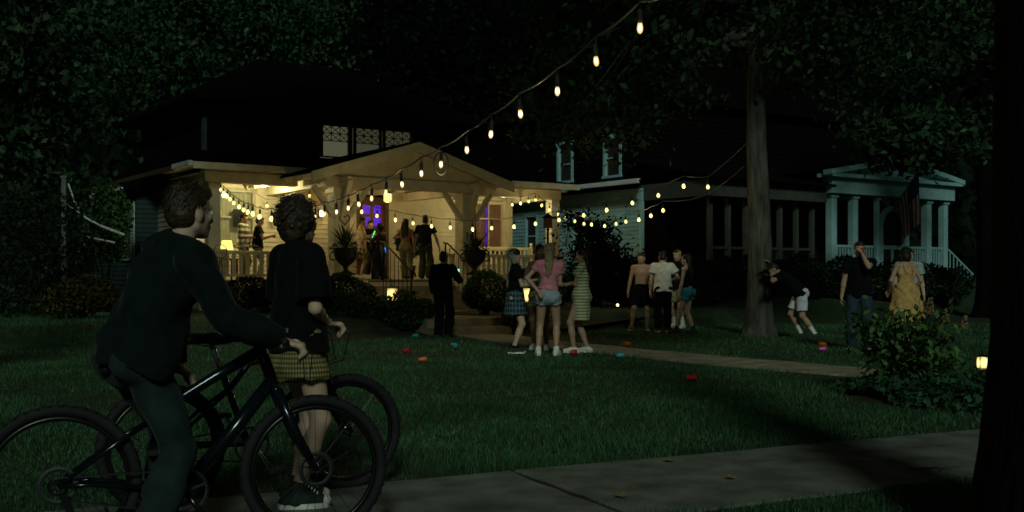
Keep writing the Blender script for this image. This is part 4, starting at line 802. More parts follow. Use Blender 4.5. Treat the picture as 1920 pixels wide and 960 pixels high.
# bare pale branch and post at the left
br = empty("dead_branch", tuple(P(185, 428, 25.5))); tag(br, "bare pale branch catching moonlight beside the dark post at left", "branch")
bw = MB(); o_ = P(185, 428, 25.5)
for pts, r in (([(232, 440), (185, 422), (160, 408), (140, 378), (128, 344)], .035), ([(165, 410), (148, 398), (126, 384)], .022), ([(215, 455), (190, 450), (163, 444)], .028)):
    bw.tube([P(x, y, 25.5+.3*sin(x))-o_ for x, y in pts], [r*(1-.12*k) for k in range(len(pts))], 7)
bw.build("branch", mat("pale bark", (.42, .46, .42), .8, .3, 9, .5, 40), br, True)
pb = P(121, 410, 26); tag(MB().box(-.055, .055, -.055, .055, 0, 3.55).box(-.075, .075, -.075, .075, 3.55, 3.6).build("utility_post", mat("grey post", (.10, .12, .11), .8, .3), None), "thin grey post standing behind the hedge at left", "post").location = (pb.x, pb.y, 0)
# hydrangea in front of the lamp, compound leaves on stems with flower panicles
hx, hy = at(1700, 10.7); hyd = empty("hydrangea", (hx, hy, 0)); tag(hyd, "leafy hydrangea shrub with cone flower heads in the bed at right", "shrub")
rg = np.random.default_rng(77); st = MB(); C = []; CS = []; tips = []
for k in range(54):
    a_ = rg.uniform(0, 2*pi); e = Vector((.60*cos(a_)*rg.uniform(.3, 1), .45*sin(a_)*rg.uniform(.3, 1), rg.uniform(.28, .86))); st.tube([(0, 0, -.02), (e.x*.3, e.y*.3, e.z*.55), tuple(e)], [.014, .009, .004], 5); tips.append(e)
    for q in range(21):
        t = rg.uniform(.45, 1.0); p = Vector((e.x*t, e.y*t, e.z*(.45+.55*t)))+Vector(rg.normal(size=3))*.075; C.append(p)
st.build("stem", BARKD, hyd, True); C = np.array([tuple(c) for c in C]); C[:, 2] = np.maximum(C[:, 2], .12)
C += rg.normal(size=C.shape)*np.array([.05, .05, .03]); C[:, 2] = np.maximum(C[:, 2], .08); big = leaf_mesh("foliage", C, .105, 1.2, 1.9, rg); link("foliage", big, hyd, HYDR)
for k, (dx, z, s) in enumerate(((.20, .80, 1), (.36, .72, .8), (.55, .66, .75))):
    f_ = MB()
    for q in range(70):
        t = rg.uniform(0, 1); a_ = rg.uniform(0, 2*pi); r_ = .055*(1-t*.8)*s; f_.ball((dx+r_*cos(a_)+.02*t, -.05+r_*sin(a_), z+.17*t*s), .013, 5, 3)
    f_.build("flower_head", mat("faded flower", (.16, .11, .05), .8, .3, 20), hyd)
bed = ell_clumps(4600, (0, 0, 0), (1, 1, 1), .0, rg); bx_, by_ = at(1765, 10.2); wv_ = 1+.25*np.sin(3*np.arctan2(bed[:, 1], bed[:, 0])+1); bed = np.stack([bx_+bed[:, 0]*.88*wv_, by_+bed[:, 1]*1.0*wv_, np.abs(bed[:, 2])*.17+.02], 1); bed[:, 2] += .06*np.sin(bed[:, 0]*6)*np.sin(bed[:, 1]*5+1)+.04
tag(link("ground_cover", leaf_mesh("ground_cover", bed, .075, 1.0, 1.4, rg), None, GCOV), kind='stuff')
mb = [(bx_+1.0*cos(t)+.12*sin(3*t), by_+1.15*sin(t)+.1*cos(4*t), .012) for t in np.linspace(0, 2*pi, 40)[:-1]]
tag(MB().raw(mb, [tuple(range(39))]).build("mulch_bed", MULCH), kind='structure')
fb = MB()
for s_ in ([(-1.2, -7.6), (1.65, -7.9), (1.65, -3.0), (-1.2, -.3)], [(4.1, -7.9), (11, -6.0), (11, -.3), (4.1, -3.0)]): fb.raw([tuple(HW(a, b, .02+float(hgt(HW(a, b).x, HW(a, b).y)))) for a, b in s_], [(0, 1, 2, 3)])
tag(fb.build("planting_bed", MULCH), kind='structure')
# lawn: separate bent blades, thinning out with distance
def grass(name, y0, y1, dens, hgt_, wid, seed, xl=None, seg=2):
    rg = np.random.default_rng(seed); xm = .56*y1+.8; n = int(dens*(2*xm)*(y1-y0)); x = rg.uniform(-xm, xm, n); y = rg.uniform(y0, y1, n)
    k = (np.abs(x) < .52*y+.7) & ~on_paved(x, y); a, b = ab(x, y); k &= ~((b > -7.6) & (a < 11.5) & (a > -2)) & ~((x-bx_)**2/.8+(y-by_)**2/1.1 < 1) & ~((b > -5) & (a >= 11.5)); k &= rg.uniform(0, 1, n) > .75*np.clip(2.2*np.sin(x*.9+2*np.sin(y*.55))*np.sin(y*.8+1.4*np.sin(x*.7)+.6)-1.0, 0, 1); x, y = x[k], y[k]; n = len(x)
    cl = .75+.45*np.sin(x*2.1+1.3*np.sin(y*1.7))*np.sin(y*2.6+x)+rg.normal(size=n)*.2; h_ = hgt_*np.clip(cl, .35, 1.5); th = rg.uniform(0, 2*pi, n); w = wid*rg.uniform(.7, 1.2, n); ln = rg.uniform(.15, .75, n)*h_; la = rg.uniform(0, 2*pi, n)
    z = hgt(x, y)-.004; cx, sx = np.cos(th)*w, np.sin(th)*w; B = np.stack([x, y, z], 1); S = np.stack([cx, sx, 0*x], 1); Ld = np.stack([np.cos(la)*ln, np.sin(la)*ln, 0*x], 1); Up = np.stack([0*x, 0*x, h_], 1)
    if seg == 2:
        V = np.stack([B-S, B+S, B+S*.75+Up*.6+Ld*.35, B-S*.75+Up*.6+Ld*.35, B+Up+Ld], 1).reshape(-1, 3); i5 = np.arange(n)[:, None]*5
        fs = [i5+np.array([[0, 1, 2, 3]]), i5+np.array([[3, 2, 4]])]
    else: V = np.stack([B-S, B+S, B+Up+Ld], 1).reshape(-1, 3); fs = [np.arange(n)[:, None]*3+np.array([[0, 1, 2]])]
    tag(link(name, np_mesh(name, V, fs), None, GRASS), kind='stuff')
grass("grass", 3.9, 7.0, 3000, .052, .0026, 1); grass("grass", 7.0, 10.0, 1800, .055, .0034, 2); grass("grass", 10.0, 15.0, 700, .06, .0055, 3, seg=1); grass("grass", 15.0, 26.0, 260, .065, .009, 4, seg=1)
# ------------------------------------------------------------------ bicycles
def wheel(root, cx, R, tr, disc=True):
    w = MB().ring((cx, 0, R), R-tr, tr, (0, 1, 0), 64, 10, tr*.95)
    for k in range(90):                                   # tread blocks
        a_ = 2*pi*k/90; c = Vector((cx+(R-.004)*cos(a_), .008*(1 if k % 2 else -1), R+(R-.004)*sin(a_))); t = Vector((-sin(a_), 0, cos(a_))); w.bar(c-t*.008, c+t*.008, .026, .004, (cos(a_), 0, sin(a_)))
    o = empty("wheel", (0, 0, 0)); o.parent = root; w.build("tyre", RUBBER, o, True)
    MB().ring((cx, 0, R), R-tr*2-.008, .012, (0, 1, 0), 64, 8, .013).build("rim", mat("black rim", (.03, .03, .03), .3, .1, 8, 0, 1, .8), o, True)
    s = MB()
    for k in range(28):
        a_ = 2*pi*k/28; b_ = a_+(.45 if k % 4 < 2 else -.45); y0 = .028 if k % 2 else -.028
        s.tube([(cx+.022*cos(b_), y0, R+.022*sin(b_)), (cx+(R-2*tr-.01)*cos(a_), 0, R+(R-2*tr-.01)*sin(a_))], .0012, 4, False)
    s.build("spokes", STEEL, o); MB().tube([(cx, -.06, R), (cx, -.035, R), (cx, -.03, R), (cx, .03, R), (cx, .035, R), (cx, .06, R)], [.012, .012, .024, .024, .012, .012], 12).build("hub", CHROME, o, True)
    if disc: MB().ring((cx, -.036, R), .068, .010, (0, 1, 0), 32, 4, .001).build("brake_disc", STEEL, o)
    v = R-2*tr; MB().tube([(cx+.1, 0, R-v+.0), (cx+.098, 0, R-v+.05)], .003, 5).build("valve", CHROME, o)
    return o
def bicycle(label, rear, ang, L, R, frame_m, head, bb, seat, toptube, thick, bar_m, fender=False, tr=.024, grip_h=None, bx=-.05):
    """rear = ground point under the rear axle; head = ((x,z) top, (x,z) bottom) of the steering tube"""
    root = empty("bicycle", rear, ang); tag(root, label, "bicycle", "bicycles of the two watchers")
    wheel(root, 0, R, tr); fw = wheel(root, L, R, tr)
    ht, hb = Vector((head[0][0], 0, head[0][1])), Vector((head[1][0], 0, head[1][1])); b_ = Vector((bb[0], 0, bb[1])); sv = Vector((seat[0], 0, seat[1])); dn = (hb-ht).normalized()
    f = MB(); f.tube([ht-dn*.01, hb+dn*.01], thick*.9, 12); f.tube([hb-dn*.02, hb.lerp(b_, .5), b_], [thick, thick*1.12, thick*.95], 12)
    sc_ = b_.lerp(sv, .72); f.tube([b_, sc_], .018, 10); f.tube([ht+dn*.035]+[Vector((x, 0, z)) for x, z in toptube], [thick*.95]+[thick*.8]*len(toptube), 12)
    for y in (-1, 1):
        f.tube([b_+Vector((0, .03*y, 0)), Vector((.12, .055*y, R+.0)), Vector((0, .062*y, R))], [.014, .011, .010], 8)
        s0 = Vector((toptube[-1][0], 0, toptube[-1][1])); f.tube([s0+Vector((0, .015*y, 0)), s0.lerp(Vector((0, 0, R)), .35)+Vector((0, .05*y, .01)), Vector((0, .062*y, R))], [.011, .010, .009], 8)
    f.tube([b_+Vector((0, -.05, 0)), b_+Vector((0, .05, 0))], .026, 12); f.build("frame", frame_m, root, True)
    fk = MB(); cr = hb+dn*.02
    fk.tube([cr+Vector((0, -.05, 0)), cr+Vector((0, .05, 0))], .02, 10)
    for y in (-1, 1): fk.tube([cr+Vector((0, .05*y, 0)), cr.lerp(Vector((L, .055*y, R)), .55)+Vector((-.012, .055*y*.5, 0)), Vector((L, .056*y, R))], [.026, .022, .013], 10)
    fk.build("fork", frame_m, root, True)
    st = ht-dn*.055; sf = st+Vector((.05, 0, .015)); MB().tube([ht, st, sf], .017, 10).build("stem", bar_m, root, True)
    gh = Vector((sf.x+bx, 0, grip_h or sf.z+.05)); sw_ = .05 if bx < 0 else .015; hbm = MB().tube([(gh.x-sw_, -.34, gh.z), (gh.x, -.2, gh.z+.004), (sf.x+.005, -.09, sf.z+.012), (sf.x+.01, 0, sf.z), (sf.x+.005, .09, sf.z+.012), (gh.x, .2, gh.z+.004), (gh.x-sw_, .34, gh.z)], .0115, 10).build("handlebar", bar_m, root, True)
    for y in (-1, 1):
        MB().tube([(gh.x-.012, .225*y, gh.z+.002), (gh.x-sw_, .34*y, gh.z)], [.0165, .0155], 12).build("grip", RUBBER, hbm, True)
        MB().tube([(gh.x+.012, .20*y, gh.z), (gh.x+.05, .22*y, gh.z-.012), (gh.x+.045, .30*y, gh.z-.03)], [.008, .006, .005], 6).build("brake_lever", CHROME, hbm, True)
        MB().tube([(gh.x+.02, .2*y, gh.z), (gh.x+.13, .13*y, gh.z-.06), (gh.x+.13, .05*y, gh.z-.20), (hb.x, .03*y, hb.z)], .003, 5).build("brake_cable", RUBBER, root, True)
    MB().tube([sc_, sv], .0145, 10).build("seat_post", CHROME, root, True)
    s = Sdf().ec((sv.x-.13, 0, sv.z+.03), (sv.x+.02, 0, sv.z+.03), (.075, .030), (.05, .026), (0, 1, 0)).ec((sv.x, 0, sv.z+.03), (sv.x+.15, 0, sv.z+.025), (.045, .024), (.020, .020), (0, 1, 0)); sad = link("saddle", s.mesh("saddle", .007, .02), root, mat("saddle leather", (.02, .017, .015), .45, .2, 20, .2, 80))
    MB().tube([(sv.x-.10, -.02, sv.z+.005), (sv.x-.04, -.02, sv.z-.01), (sv.x+.1, -.015, sv.z+.005)], .004, 5).tube([(sv.x-.10, .02, sv.z+.005), (sv.x-.04, .02, sv.z-.01), (sv.x+.1, .015, sv.z+.005)], .004, 5).build("saddle_rails", CHROME, sad, True)
    cr_ = MB().ring((b_.x, -.062, b_.z), .088, .006, (0, 1, 0), 36, 5, .002)
    for k in range(5): cr_.bar((b_.x, -.062, b_.z), (b_.x+.088*cos(k*1.2566+.3), -.062, b_.z+.088*sin(k*1.2566+.3)), .012, .004, (0, 1, 0))
    for k in range(36): a_ = 2*pi*k/36; cr_.bar((b_.x+.088*cos(a_), -.062, b_.z+.088*sin(a_)), (b_.x+.098*cos(a_), -.062, b_.z+.098*sin(a_)), .006, .003, (0, 1, 0))
    cr_.build("chainring", STEEL, root)
    for sd, a_ in ((-1, -.95), (1, -.95+pi)):
        e = Vector((b_.x+.17*cos(a_), sd*.085, b_.z+.17*sin(a_))); MB().tube([(b_.x, sd*.07, b_.z), tuple(e)], [.014, .010], 8).build("crank", bar_m, root, True)
        p = MB().box(e.x-.045, e.x+.045, e.y+sd*.012-.0, e.y+sd*.012+sd*.085, e.z-.012, e.z+.012) if sd > 0 else MB().box(e.x-.045, e.x+.045, e.y-.097, e.y-.012, e.z-.012, e.z+.012)
        p.build("pedal", RUBBER, root, bevel=.004)
    MB().tube([(b_.x, -.062, b_.z+.09), (0, -.062, R+.036)], .0045, 5).tube([(b_.x, -.062, b_.z-.09), (.03, -.062, R-.06), (0, -.062, R-.036)], .0045, 5).build("chain", STEEL, root)
    MB().ring((0, -.05, R), .035, .006, (0, 1, 0), 24, 4, .012).build("cassette", STEEL, root); MB().bar((.02, -.07, R-.03), (.05, -.072, R-.11), .02, .03).build("derailleur", bar_m, root)
    if fender: MB().tube([(.40, 0, .70), (.44, 0, .735), (.52, 0, .755), (.60, 0, .755)], .012, 8).build("carry_loop", CHROME, root, True)
    return root
BIKEA = mat("dark blue gloss frame", (.006, .010, .014), .16, .1, 4, 0, 1, .35, .6); BIKEB = mat("black gloss frame", (.014, .014, .016), .18, .1, 4, 0, 1, .3, .6)
bicycle("near bicycle with thick down tube straddled by the boy in the green sweater", (-1.85, 4.35, 0.02), math.atan2(.37, .977), 1.045, .325, BIKEA, ((.80, .885), (.865, .70)), (.49, .275), (.31, .765), ((.62, .745), (.44, .635), (.345, .56)), .029, BIKEB, tr=.024, grip_h=.905, bx=.05)
bicycle("second bicycle on the grass edge held by the girl in the black tee", (-1.77, 5.40, 0), math.atan2(.55, .853), 1.015, .325, BIKEB, ((.80, .90), (.85, .70)), (.445, .31), (.25, .84), ((.60, .755), (.45, .73), (.345, .60)), .020, CHROME, True, tr=.027, grip_h=.93, bx=0)
# ------------------------------------------------------------------ strings of bulbs
BULB_N = emat("bulb glow near", (1.0, .62, .22), 3.2); CORE = emat("bulb filament", (1.0, .82, .42), 14); BULB_F = emat("bulb glow", (1.0, .86, .30), 1.75)
GLB = bpy.data.materials.new("bulb glass"); GLB.use_nodes = True; _t = GLB.node_tree; _e = _t.nodes.new("ShaderNodeEmission"); _e.inputs[0].default_value = (1, .68, .22, 1); _e.inputs[1].default_value = 1.5; _r = _t.nodes.new("ShaderNodeBsdfTransparent"); _m = _t.nodes.new("ShaderNodeMixShader"); _m.inputs[0].default_value = .5
_t.links.new(_r.outputs[0], _m.inputs[1]); _t.links.new(_e.outputs[0], _m.inputs[2]); _t.links.new(_m.outputs[0], _t.nodes["Material Output"].inputs[0])
def bulb_meshes(r, near):
    b = MB().lathe([(.011, 0), (.013, -.008), (r*.85, -.016), (r, -.032), (r*.94, -.048), (r*.6, -.060), (.004, -.065)] if near else [(.012, 0), (r*.7, -.02), (r, -.045), (r*.95, -.062), (r*.6, -.082), (.004, -.09)], 12)
    return b.mesh("bulb_near" if near else "bulb", True), MB().lathe([(.009, .075), (.015, .07), (.017, .02), (.016, -.004)], 10).mesh("socket", True), MB().tube([(-.006, 0, -.018), (-.009, 0, -.04), (0, 0, -.046), (.009, 0, -.04), (.006, 0, -.018)], .005, 6).mesh("filament", True)
BN, SN, FN = bulb_meshes(.0175, True); BF, SF, _ = bulb_meshes(.035, False); BN.materials.append(GLB); SN.materials.append(RUBBER); FN.materials.append(CORE); BF.materials.append(BULB_F); SF.materials.append(RUBBER)
CABL = mat("cable jacket", (.06, .06, .055), .3, .1, 10, 0, 1, 0, .5)
DWM = [MB().tube([(0, 0, 1), (.004, 0, k)], .005, 5).mesh('drop_wire') for k in (.55, .68)]; [m_.materials.append(RUBBER) for m_ in DWM]
def light_string(label, pts, ends, drop=.16, near_to=-1, lamps=(), power=.35, sag=.03):
    root = empty("light_string", tuple(pts[0])); tag(root, label, "string lights", "strings of bulbs across the lawn"); o_ = Vector(pts[0]); cab = [Vector(p) for p in ends[0]]; k0 = len(cab)
    for p in pts: cab.append(Vector(p)+Vector((0, 0, drop)))
    cab += [Vector(p) for p in ends[1]]; line = []
    for i in range(len(cab)-1):
        for k in range(4): t = k/4; line.append(cab[i].lerp(cab[i+1], t)-Vector((0, 0, sag*4*t*(1-t)*min(1, (cab[i+1]-cab[i]).length)))-o_)
    line.append(cab[-1]-o_); MB().tube(line, .0075, 6).build("cable", CABL, root, True)
    for i, p in enumerate(pts):
        q = Vector(p)-o_; nr = i < near_to; b = link("bulb", BN if nr else BF, root); top = q+Vector((0, 0, .05)); b.location = top; s = link("socket", SN if nr else SF, b)
        tlt = random.uniform(-.12, .12); b.rotation_euler = (tlt, random.uniform(-.12, .12), random.uniform(0, 3))
        if nr: link("filament", FN, b)
        dw = link("drop_wire", DWM[nr], root, None); dw.location = q; dw.scale = (1, 1, drop)
        if i in lamps:
            l = bpy.data.lights.new("bulb_light", 'POINT'); l.energy = power; l.color = (1, .78, .36); l.shadow_soft_size = .04; lo = bpy.data.objects.new("bulb_light", l); COL.objects.link(lo); lo.parent = root; lo.location = q+Vector((0, 0, -.09))
    return root
SA = [(1200, 58), (1117, 120), (1045, 176), (975, 218), (921, 256), (875, 285), (827, 312), (790, 329), (753, 349), (724, 364), (697, 375), (672, 386), (653, 393), (631, 400), (608, 404), (591, 409), (572, 412), (553, 414), (533, 414)]
dA = [6.2+.52*i for i in range(len(SA))]; SCc = [(509, 411), (487, 407), (474, 401), (465, 398), (457, 394), (448, 388), (438, 381), (431, 374), (426, 368), (419, 362), (414, 356)]; dC = [dA[-1]+.75+(25.6-dA[-1]-.75)*(i/10) for i in range(11)]
ptsA = [P(x, y, d) for (x, y), d in zip(SA+SCc, dA+dC)]
light_string("long bulb string sweeping from the top of the view to the porch's left column", ptsA, ([P(1330, -80, 5.4), P(1265, -15, 5.8)], [HW(.05, -.17, 3.42)]), .17, 16, lamps=tuple(range(0, 30, 3)), power=2.0)
# loop of spare cable round one bulb
c0 = P(827, 306, 9.32); lp = [c0+Vector((.062*sin(2*pi*t/24), .02*cos(4*pi*t/24), .10*cos(2*pi*t/24))) for t in range(25)]
tag(MB().tube(lp, .0055, 6).build("cable_loop", RUBBER, None, True), "loop of spare cable hanging from the long bulb string above the gable", "cable")
SB = [(678, 397), (707, 405), (741, 412), (774, 419), (809, 424), (844, 427), (886, 430), (922, 428), (964, 425), (1004, 420), (1048, 413), (1094, 404), (1137, 394), (1185, 381), (1234, 367), (1282, 349), (1327, 351)]
ptsB = [P(x, y, 24.6-.24*i) for i, (x, y) in enumerate(SB)]
light_string("string of warm bulbs sagging across the portico from the left post to the oak tree", ptsB, ([HW(2.48, -1.5, 3.1)], [Vector((4.55, 20.7, 3.75))]), .20, -1, lamps=(0, 2, 4, 6, 8, 12, 15), power=6.5)
SD = [(960, 384), (976, 381), (991, 378), (1004, 375), (1016, 385), (1030, 394), (1047, 402), (1060, 409), (1078, 415), (1095, 420), (1109, 421), (1134, 424), (1155, 420), (1173, 416), (1198, 412), (1220, 405), (1243, 395)]
ptsD = [P(x, y, 31.1-.12*i if i < 7 else 30.3-.83*(i-6)) for i, (x, y) in enumerate(SD)]
light_string("string of warm bulbs dipping from the porch's right column towards the oak", ptsD, ([HW(8.9, .2, 3.6)], [P(1290, 375, 21.9), P(1330, 362, 21.4), Vector((4.5, 20.72, 3.3))]), .20, -1, lamps=(1, 4, 6, 10, 14), power=4.0)
ptsE = [HW(2.05+.02*k, -1.2+.95*k, 3.12-.03*k) for k in range(4)]
light_string("short string of bulbs along the left eave of the portico", ptsE, ([HW(2.0, -1.9, 3.4)], [HW(2.1, 2.3, 3.4)]), .18, -1, lamps=(1,), power=.4)
# ------------------------------------------------------------------ porch lamps, lanterns, urns, furniture
def plight(parent, loc, e, col=(1, .72, .36), soft=.06):
    l = bpy.data.lights.new("lamp_light", 'POINT'); l.energy = e; l.color = col; l.shadow_soft_size = soft; o = bpy.data.objects.new("lamp_light", l); COL.objects.link(o); o.parent = parent; o.location = loc; return o
LSH = emat("lit lamp glass", (1.0, .70, .28), 4.0); WARM = (1, .87, .42)
def ceil_lamp(label, a, b, e, r=.14):
    w = HW(a, b, ZC); root = empty("ceiling_light", w); tag(root, label, "ceiling light", "porch ceiling lights"); MB().lathe([(r*1.05, 0), (r*1.05, -.02), (r*.95, -.03)], 20).build("base", TRIM, root, True); MB().lathe([(r*.93, -.031), (r*.85, -.06), (r*.5, -.085), (.01, -.09)], 20).build("glass", LSH, root, True); plight(root, (0, 0, -.22), e, WARM)
ceil_lamp("flush ceiling light in the left bay of the porch", 1.75, 1.0, 80); ceil_lamp("flush ceiling light at the right end of the porch", 9.0, .55, 46, .20)
w = HW(5.45, 1.1, 3.38); root = empty("hanging_lantern", w); tag(root, "hanging ribbed lantern glowing above the oak front door", "lantern"); MB().lathe([(.10, -.14), (.115, -.13), (.12, .08), (.11, .10)], 16).build("shade", emat("ribbed shade", (1.0, .62, .22), 2.0), root, True)
rb = MB()
for k in range(12): rb.tube([(.124*cos(k*pi/6), .124*sin(k*pi/6), -.14), (.126*cos(k*pi/6), .126*sin(k*pi/6), .10)], .006, 5)
rb.ring((0, 0, -.14), .12, .008, (0, 0, 1), 20, 5).ring((0, 0, .10), .12, .008, (0, 0, 1), 20, 5).build("cage", IRON, root, True); MB().tube([(0, 0, .10), (0, 0, .30)], .008, 6).build("chain", IRON, root); MB().lathe([(.13, .10), (.03, .16), (.01, .17)], 16).build("cap", IRON, root, True); plight(root, (0, 0, -.25), 14, (1, .76, .32))
w = HW(3.95, 2.28, 2.92); root = empty("wall_sconce", w, HA); tag(root, "small lit wall lamp left of the front door above the heart", "wall lamp"); MB().box(-.05, .05, .0, .06, -.12, .12).build("backplate", IRON, root); MB().lathe([(.045, -.09), (.06, .0), (.045, .09)], 12, (0, -.07, 0)).build("glass", LSH, root, True); plight(root, (0, -.16, 0), 3.0, (1, .66, .25), .04)
def lantern(label, loc, hook=True, s=1.0, e=1.4):
    z0 = float(hgt(loc[0], loc[1])); root = empty("garden_lantern", (loc[0], loc[1], loc[2])); tag(root, label, "lantern", "glowing garden lanterns"); w_ = .085*s; h_ = .11*s
    b = MB().box(-w_, w_, -w_, w_, -h_, h_); b.build("shade", lanternmat("paper lantern %.2f" % s, (1.0, .74, .22), .55, 3.0, .085*s), root, bevel=.01)
    fr = MB()
    for x in (-1, 1):
        for y in (-1, 1): fr.box(x*w_-.006*s, x*w_+.006*s, y*w_-.006*s, y*w_+.006*s, -h_-.01, h_+.01)
    fr.lathe([(w_*1.45, h_+.012), (.02, h_+.06*s), (.005, h_+.065*s)], 4).box(-w_*1.1, w_*1.1, -w_*1.1, w_*1.1, -h_-.03, -h_-.012); fr.build("frame", IRON, root)
    if hook: MB().tube([(-.16*s, 0, z0-loc[2]), (-.16*s, 0, h_+.16*s), (-.13*s, 0, h_+.22*s), (-.06*s, 0, h_+.22*s), (0, 0, h_+.16*s), (0, 0, h_+.06*s)], .008*s, 6).build("hook", IRON, root, True)
    plight(root, (0, 0, -h_-.12), e, (1, .70, .26), .08); return root
p1 = P(735, 552, 21.9); lantern("square glowing lantern in the bed left of the man in black", p1, s=1.1); p2 = P(990, 553, 20.6); lantern("square glowing lantern half hidden behind the girls on the lawn", p2, s=1.15); p3 = P(1842, 680, 10.9); lantern("small glowing path lantern beside the dark trunk at right", p3, s=.50, e=.35)
w = P(1158, 572, 27.0); root = empty("path_light", (w.x, w.y, float(hgt(w.x, w.y)))); tag(root, "tiny spot light glowing low on the dark lawn left of the shirtless man", "path light"); hz = w.z-root.location.z; MB().tube([(0, 0, 0), (0, 0, hz)], .012, 6).build("stake", IRON, root); MB().ball((0, 0, hz), .035, 8, 6).build("bulb", LSH, root, True)
def urn(label, a, b, seed):
    w = HW(a, b, 1.19); root = empty("planted_urn", w); tag(root, label, "urn", "planted urns on the piers"); U = mat("black cast iron", (.014, .013, .012), .6, .3, 12, .3, 60, .2)
    MB().box(-.22, .22, -.22, .22, .001, .05).build("base", U, root, bevel=.008); MB().lathe([(.17, .05), (.16, .075), (.075, .11), (.055, .17), (.075, .21), (.15, .27), (.25, .38), (.285, .50), (.265, .60), (.30, .635), (.305, .66), (.27, .66), (.25, .60)], 24).build("bowl", U, root, True)
    for sd in (-1, 1): MB().tube([(sd*.26, 0, .36), (sd*.36, 0, .38), (sd*.39, 0, .47), (sd*.34, 0, .55), (sd*.27, 0, .56)], .018, 8).build("handle", U, root, True)
    rg = random.Random(seed); me = []
    for k in range(3):
        v = []; n = 7; L = .62
        for i in range(n+1):
            t = i/n; w_ = .022*(1-t)**.7+.002; v += [(t*L*.72, -w_, t*L*.75-(t*t)*(.12+.16*k)), (t*L*.72, w_, t*L*.75-(t*t)*(.12+.16*k))]
        me.append(MB().raw(v, [(2*i, 2*i+2, 2*i+3, 2*i+1) for i in range(n)]).mesh("spiky_leaf"))
    SPK = leafmat("spiky leaf", (.03, .055, .02))
    for k in range(58):
        o = link("spiky_leaf", me[k % 3], root, SPK); o.location = (0, 0, .60); o.rotation_euler = (0, -rg.uniform(-.35, .85), rg.uniform(0, 2*pi)); o.scale = (1, 1, 1)*1 if False else (rg.uniform(1.0, 1.5),)*3
    C = ell_clumps(260, (0, 0, .64), (.40, .40, .20), .5, np.random.default_rng(seed)); root.scale = (.98,)*3; link("trailing_foliage", leaf_mesh("trailing_foliage", C, .07, .4, 1.5, np.random.default_rng(seed)), root, LEAF)
urn("black urn with spiky plant on the left pier beside the steps", 2.42, -2.42, 3); urn("black urn with spiky plant on the right pier by the house number", 6.08, -2.42, 9)
w = HW(.88, 1.3, ZF); root = empty("side_table", w, HA); tag(root, "small side table with lit lamp in the porch's left bay", "table"); MB().box(-.24, .24, -.24, .24, .52, .56).build("top", DARKW, root); [MB().box(x-.02, x+.02, y-.02, y+.02, 0, .52).build("leg", DARKW, root) for x in (-.2, .2) for y in (-.2, .2)]
w = HW(.88, 1.3, ZF+.561); root = empty("table_lamp", w); tag(root, "table lamp with glowing shade behind the left porch railing", "lamp"); MB().lathe([(.07, 0), (.075, .02), (.03, .05), (.05, .12), (.02, .2), (.012, .24)], 14).build("base", DARKW, root, True); MB().lathe([(.17, .22), (.12, .46)], 18).build("shade", emat("lamp shade glow", (1.0, .74, .18), 1.6), root, True); plight(root, (0, 0, .6), 2.5, (1, .8, .3))
w = HW(.05, -.55, .34); root = empty("wire_trellis", w, HA); tag(root, "curly black wire plant stand at the porch's left pier", "trellis"); t = MB().ring((0, 0, 1.42), .16, .009, (0, 1, 0), 24, 5).ring((.09, 0, 1.15), .09, .008, (0, 1, 0), 20, 5).ring((-.1, 0, 1.02), .08, .008, (0, 1, 0), 20, 5).tube([(-.14, 0, 0), (-.05, 0, .7), (-.02, 0, 1.26)], .009, 5).tube([(.16, 0, 0), (.06, 0, .6), (.02, 0, 1.26)], .009, 5); t.build("wire", IRON, root, True); root['kind'] = 'thing'
w = HW(9.4, .75, ZF); root = empty("porch_bench", w, HA); tag(root, "white wooden settee with finials at the right end of the porch", "bench"); s = WHITET
MB().box(-.95, .95, -.28, .28, .40, .45).build("seat", TRIM, root, bevel=.01); MB().box(-.95, .95, .24, .30, .88, .97).build("top_rail", TRIM, root, bevel=.01)
for k in range(12): MB().box(-.86+k*.155, -.80+k*.155, .255, .285, .45, .88).build("slat", TRIM, root)
for x in (-.97, .97):
    for y in (-.26, .27): l = MB().box(x-.035, x+.035, y-.035, y+.035, 0, .68 if y < 0 else 1.0).build("leg", TRIM, root); (MB().ball((x, y, 1.05), .055).build("finial", TRIM, l, True) if y > 0 else None)
    MB().box(x-.04, x+.04, -.29, .30, .681, .72).build("armrest", TRIM, root)
w = P(1027, 416, 24.5); root = empty("birdhouse", (w.x, w.y, float(hgt(w.x, w.y)))); tag(root, "wooden birdhouse on a black pole before the porch's right column", "birdhouse"); z = w.z-root.location.z; MB().tube([(0, 0, 0), (0, 0, z-.14)], .03, 8).build("pole", IRON, root); MB().box(-.10, .10, -.10, .10, z-.14, z+.10).build("box", DARKW, root); MB().raw([(-.14, -.14, z+.09), (.14, -.14, z+.09), (.14, .14, z+.09), (-.14, .14, z+.09), (0, -.14, z+.2), (0, .14, z+.2)], [(0, 1, 4), (3, 5, 2), (0, 4, 5, 3), (1, 2, 5, 4), (0, 3, 2, 1)]).build("roof", DARKSH, root)
pp = shrub("potted_plant", "leafy green plant on the porch right of the man in navy", "plant", (HW(6.1, 1.1).x, HW(6.1, 1.1).y), (.38, .36, .45), 420, .17, LEAFB, seed=66, zc=1.05, shell=.2); pp.location.z = ZF; MB().lathe([(.16, 0), (.22, .38), (.24, .40)], 18).build("pot", DARKW, pp, True)
w = HW(1.6, 2.33, 2.72); tag(MB().box(-.16, .16, 0, .03, -.24, .24).box(-.19, .19, -.008, -.001, .12, .2).build("dark_sign", IRON), "dark square plaque hanging on the left bay window", "plaque"); o = bpy.data.objects["dark_sign"]; o.location = w; o.rotation_euler = (0, 0, HA)
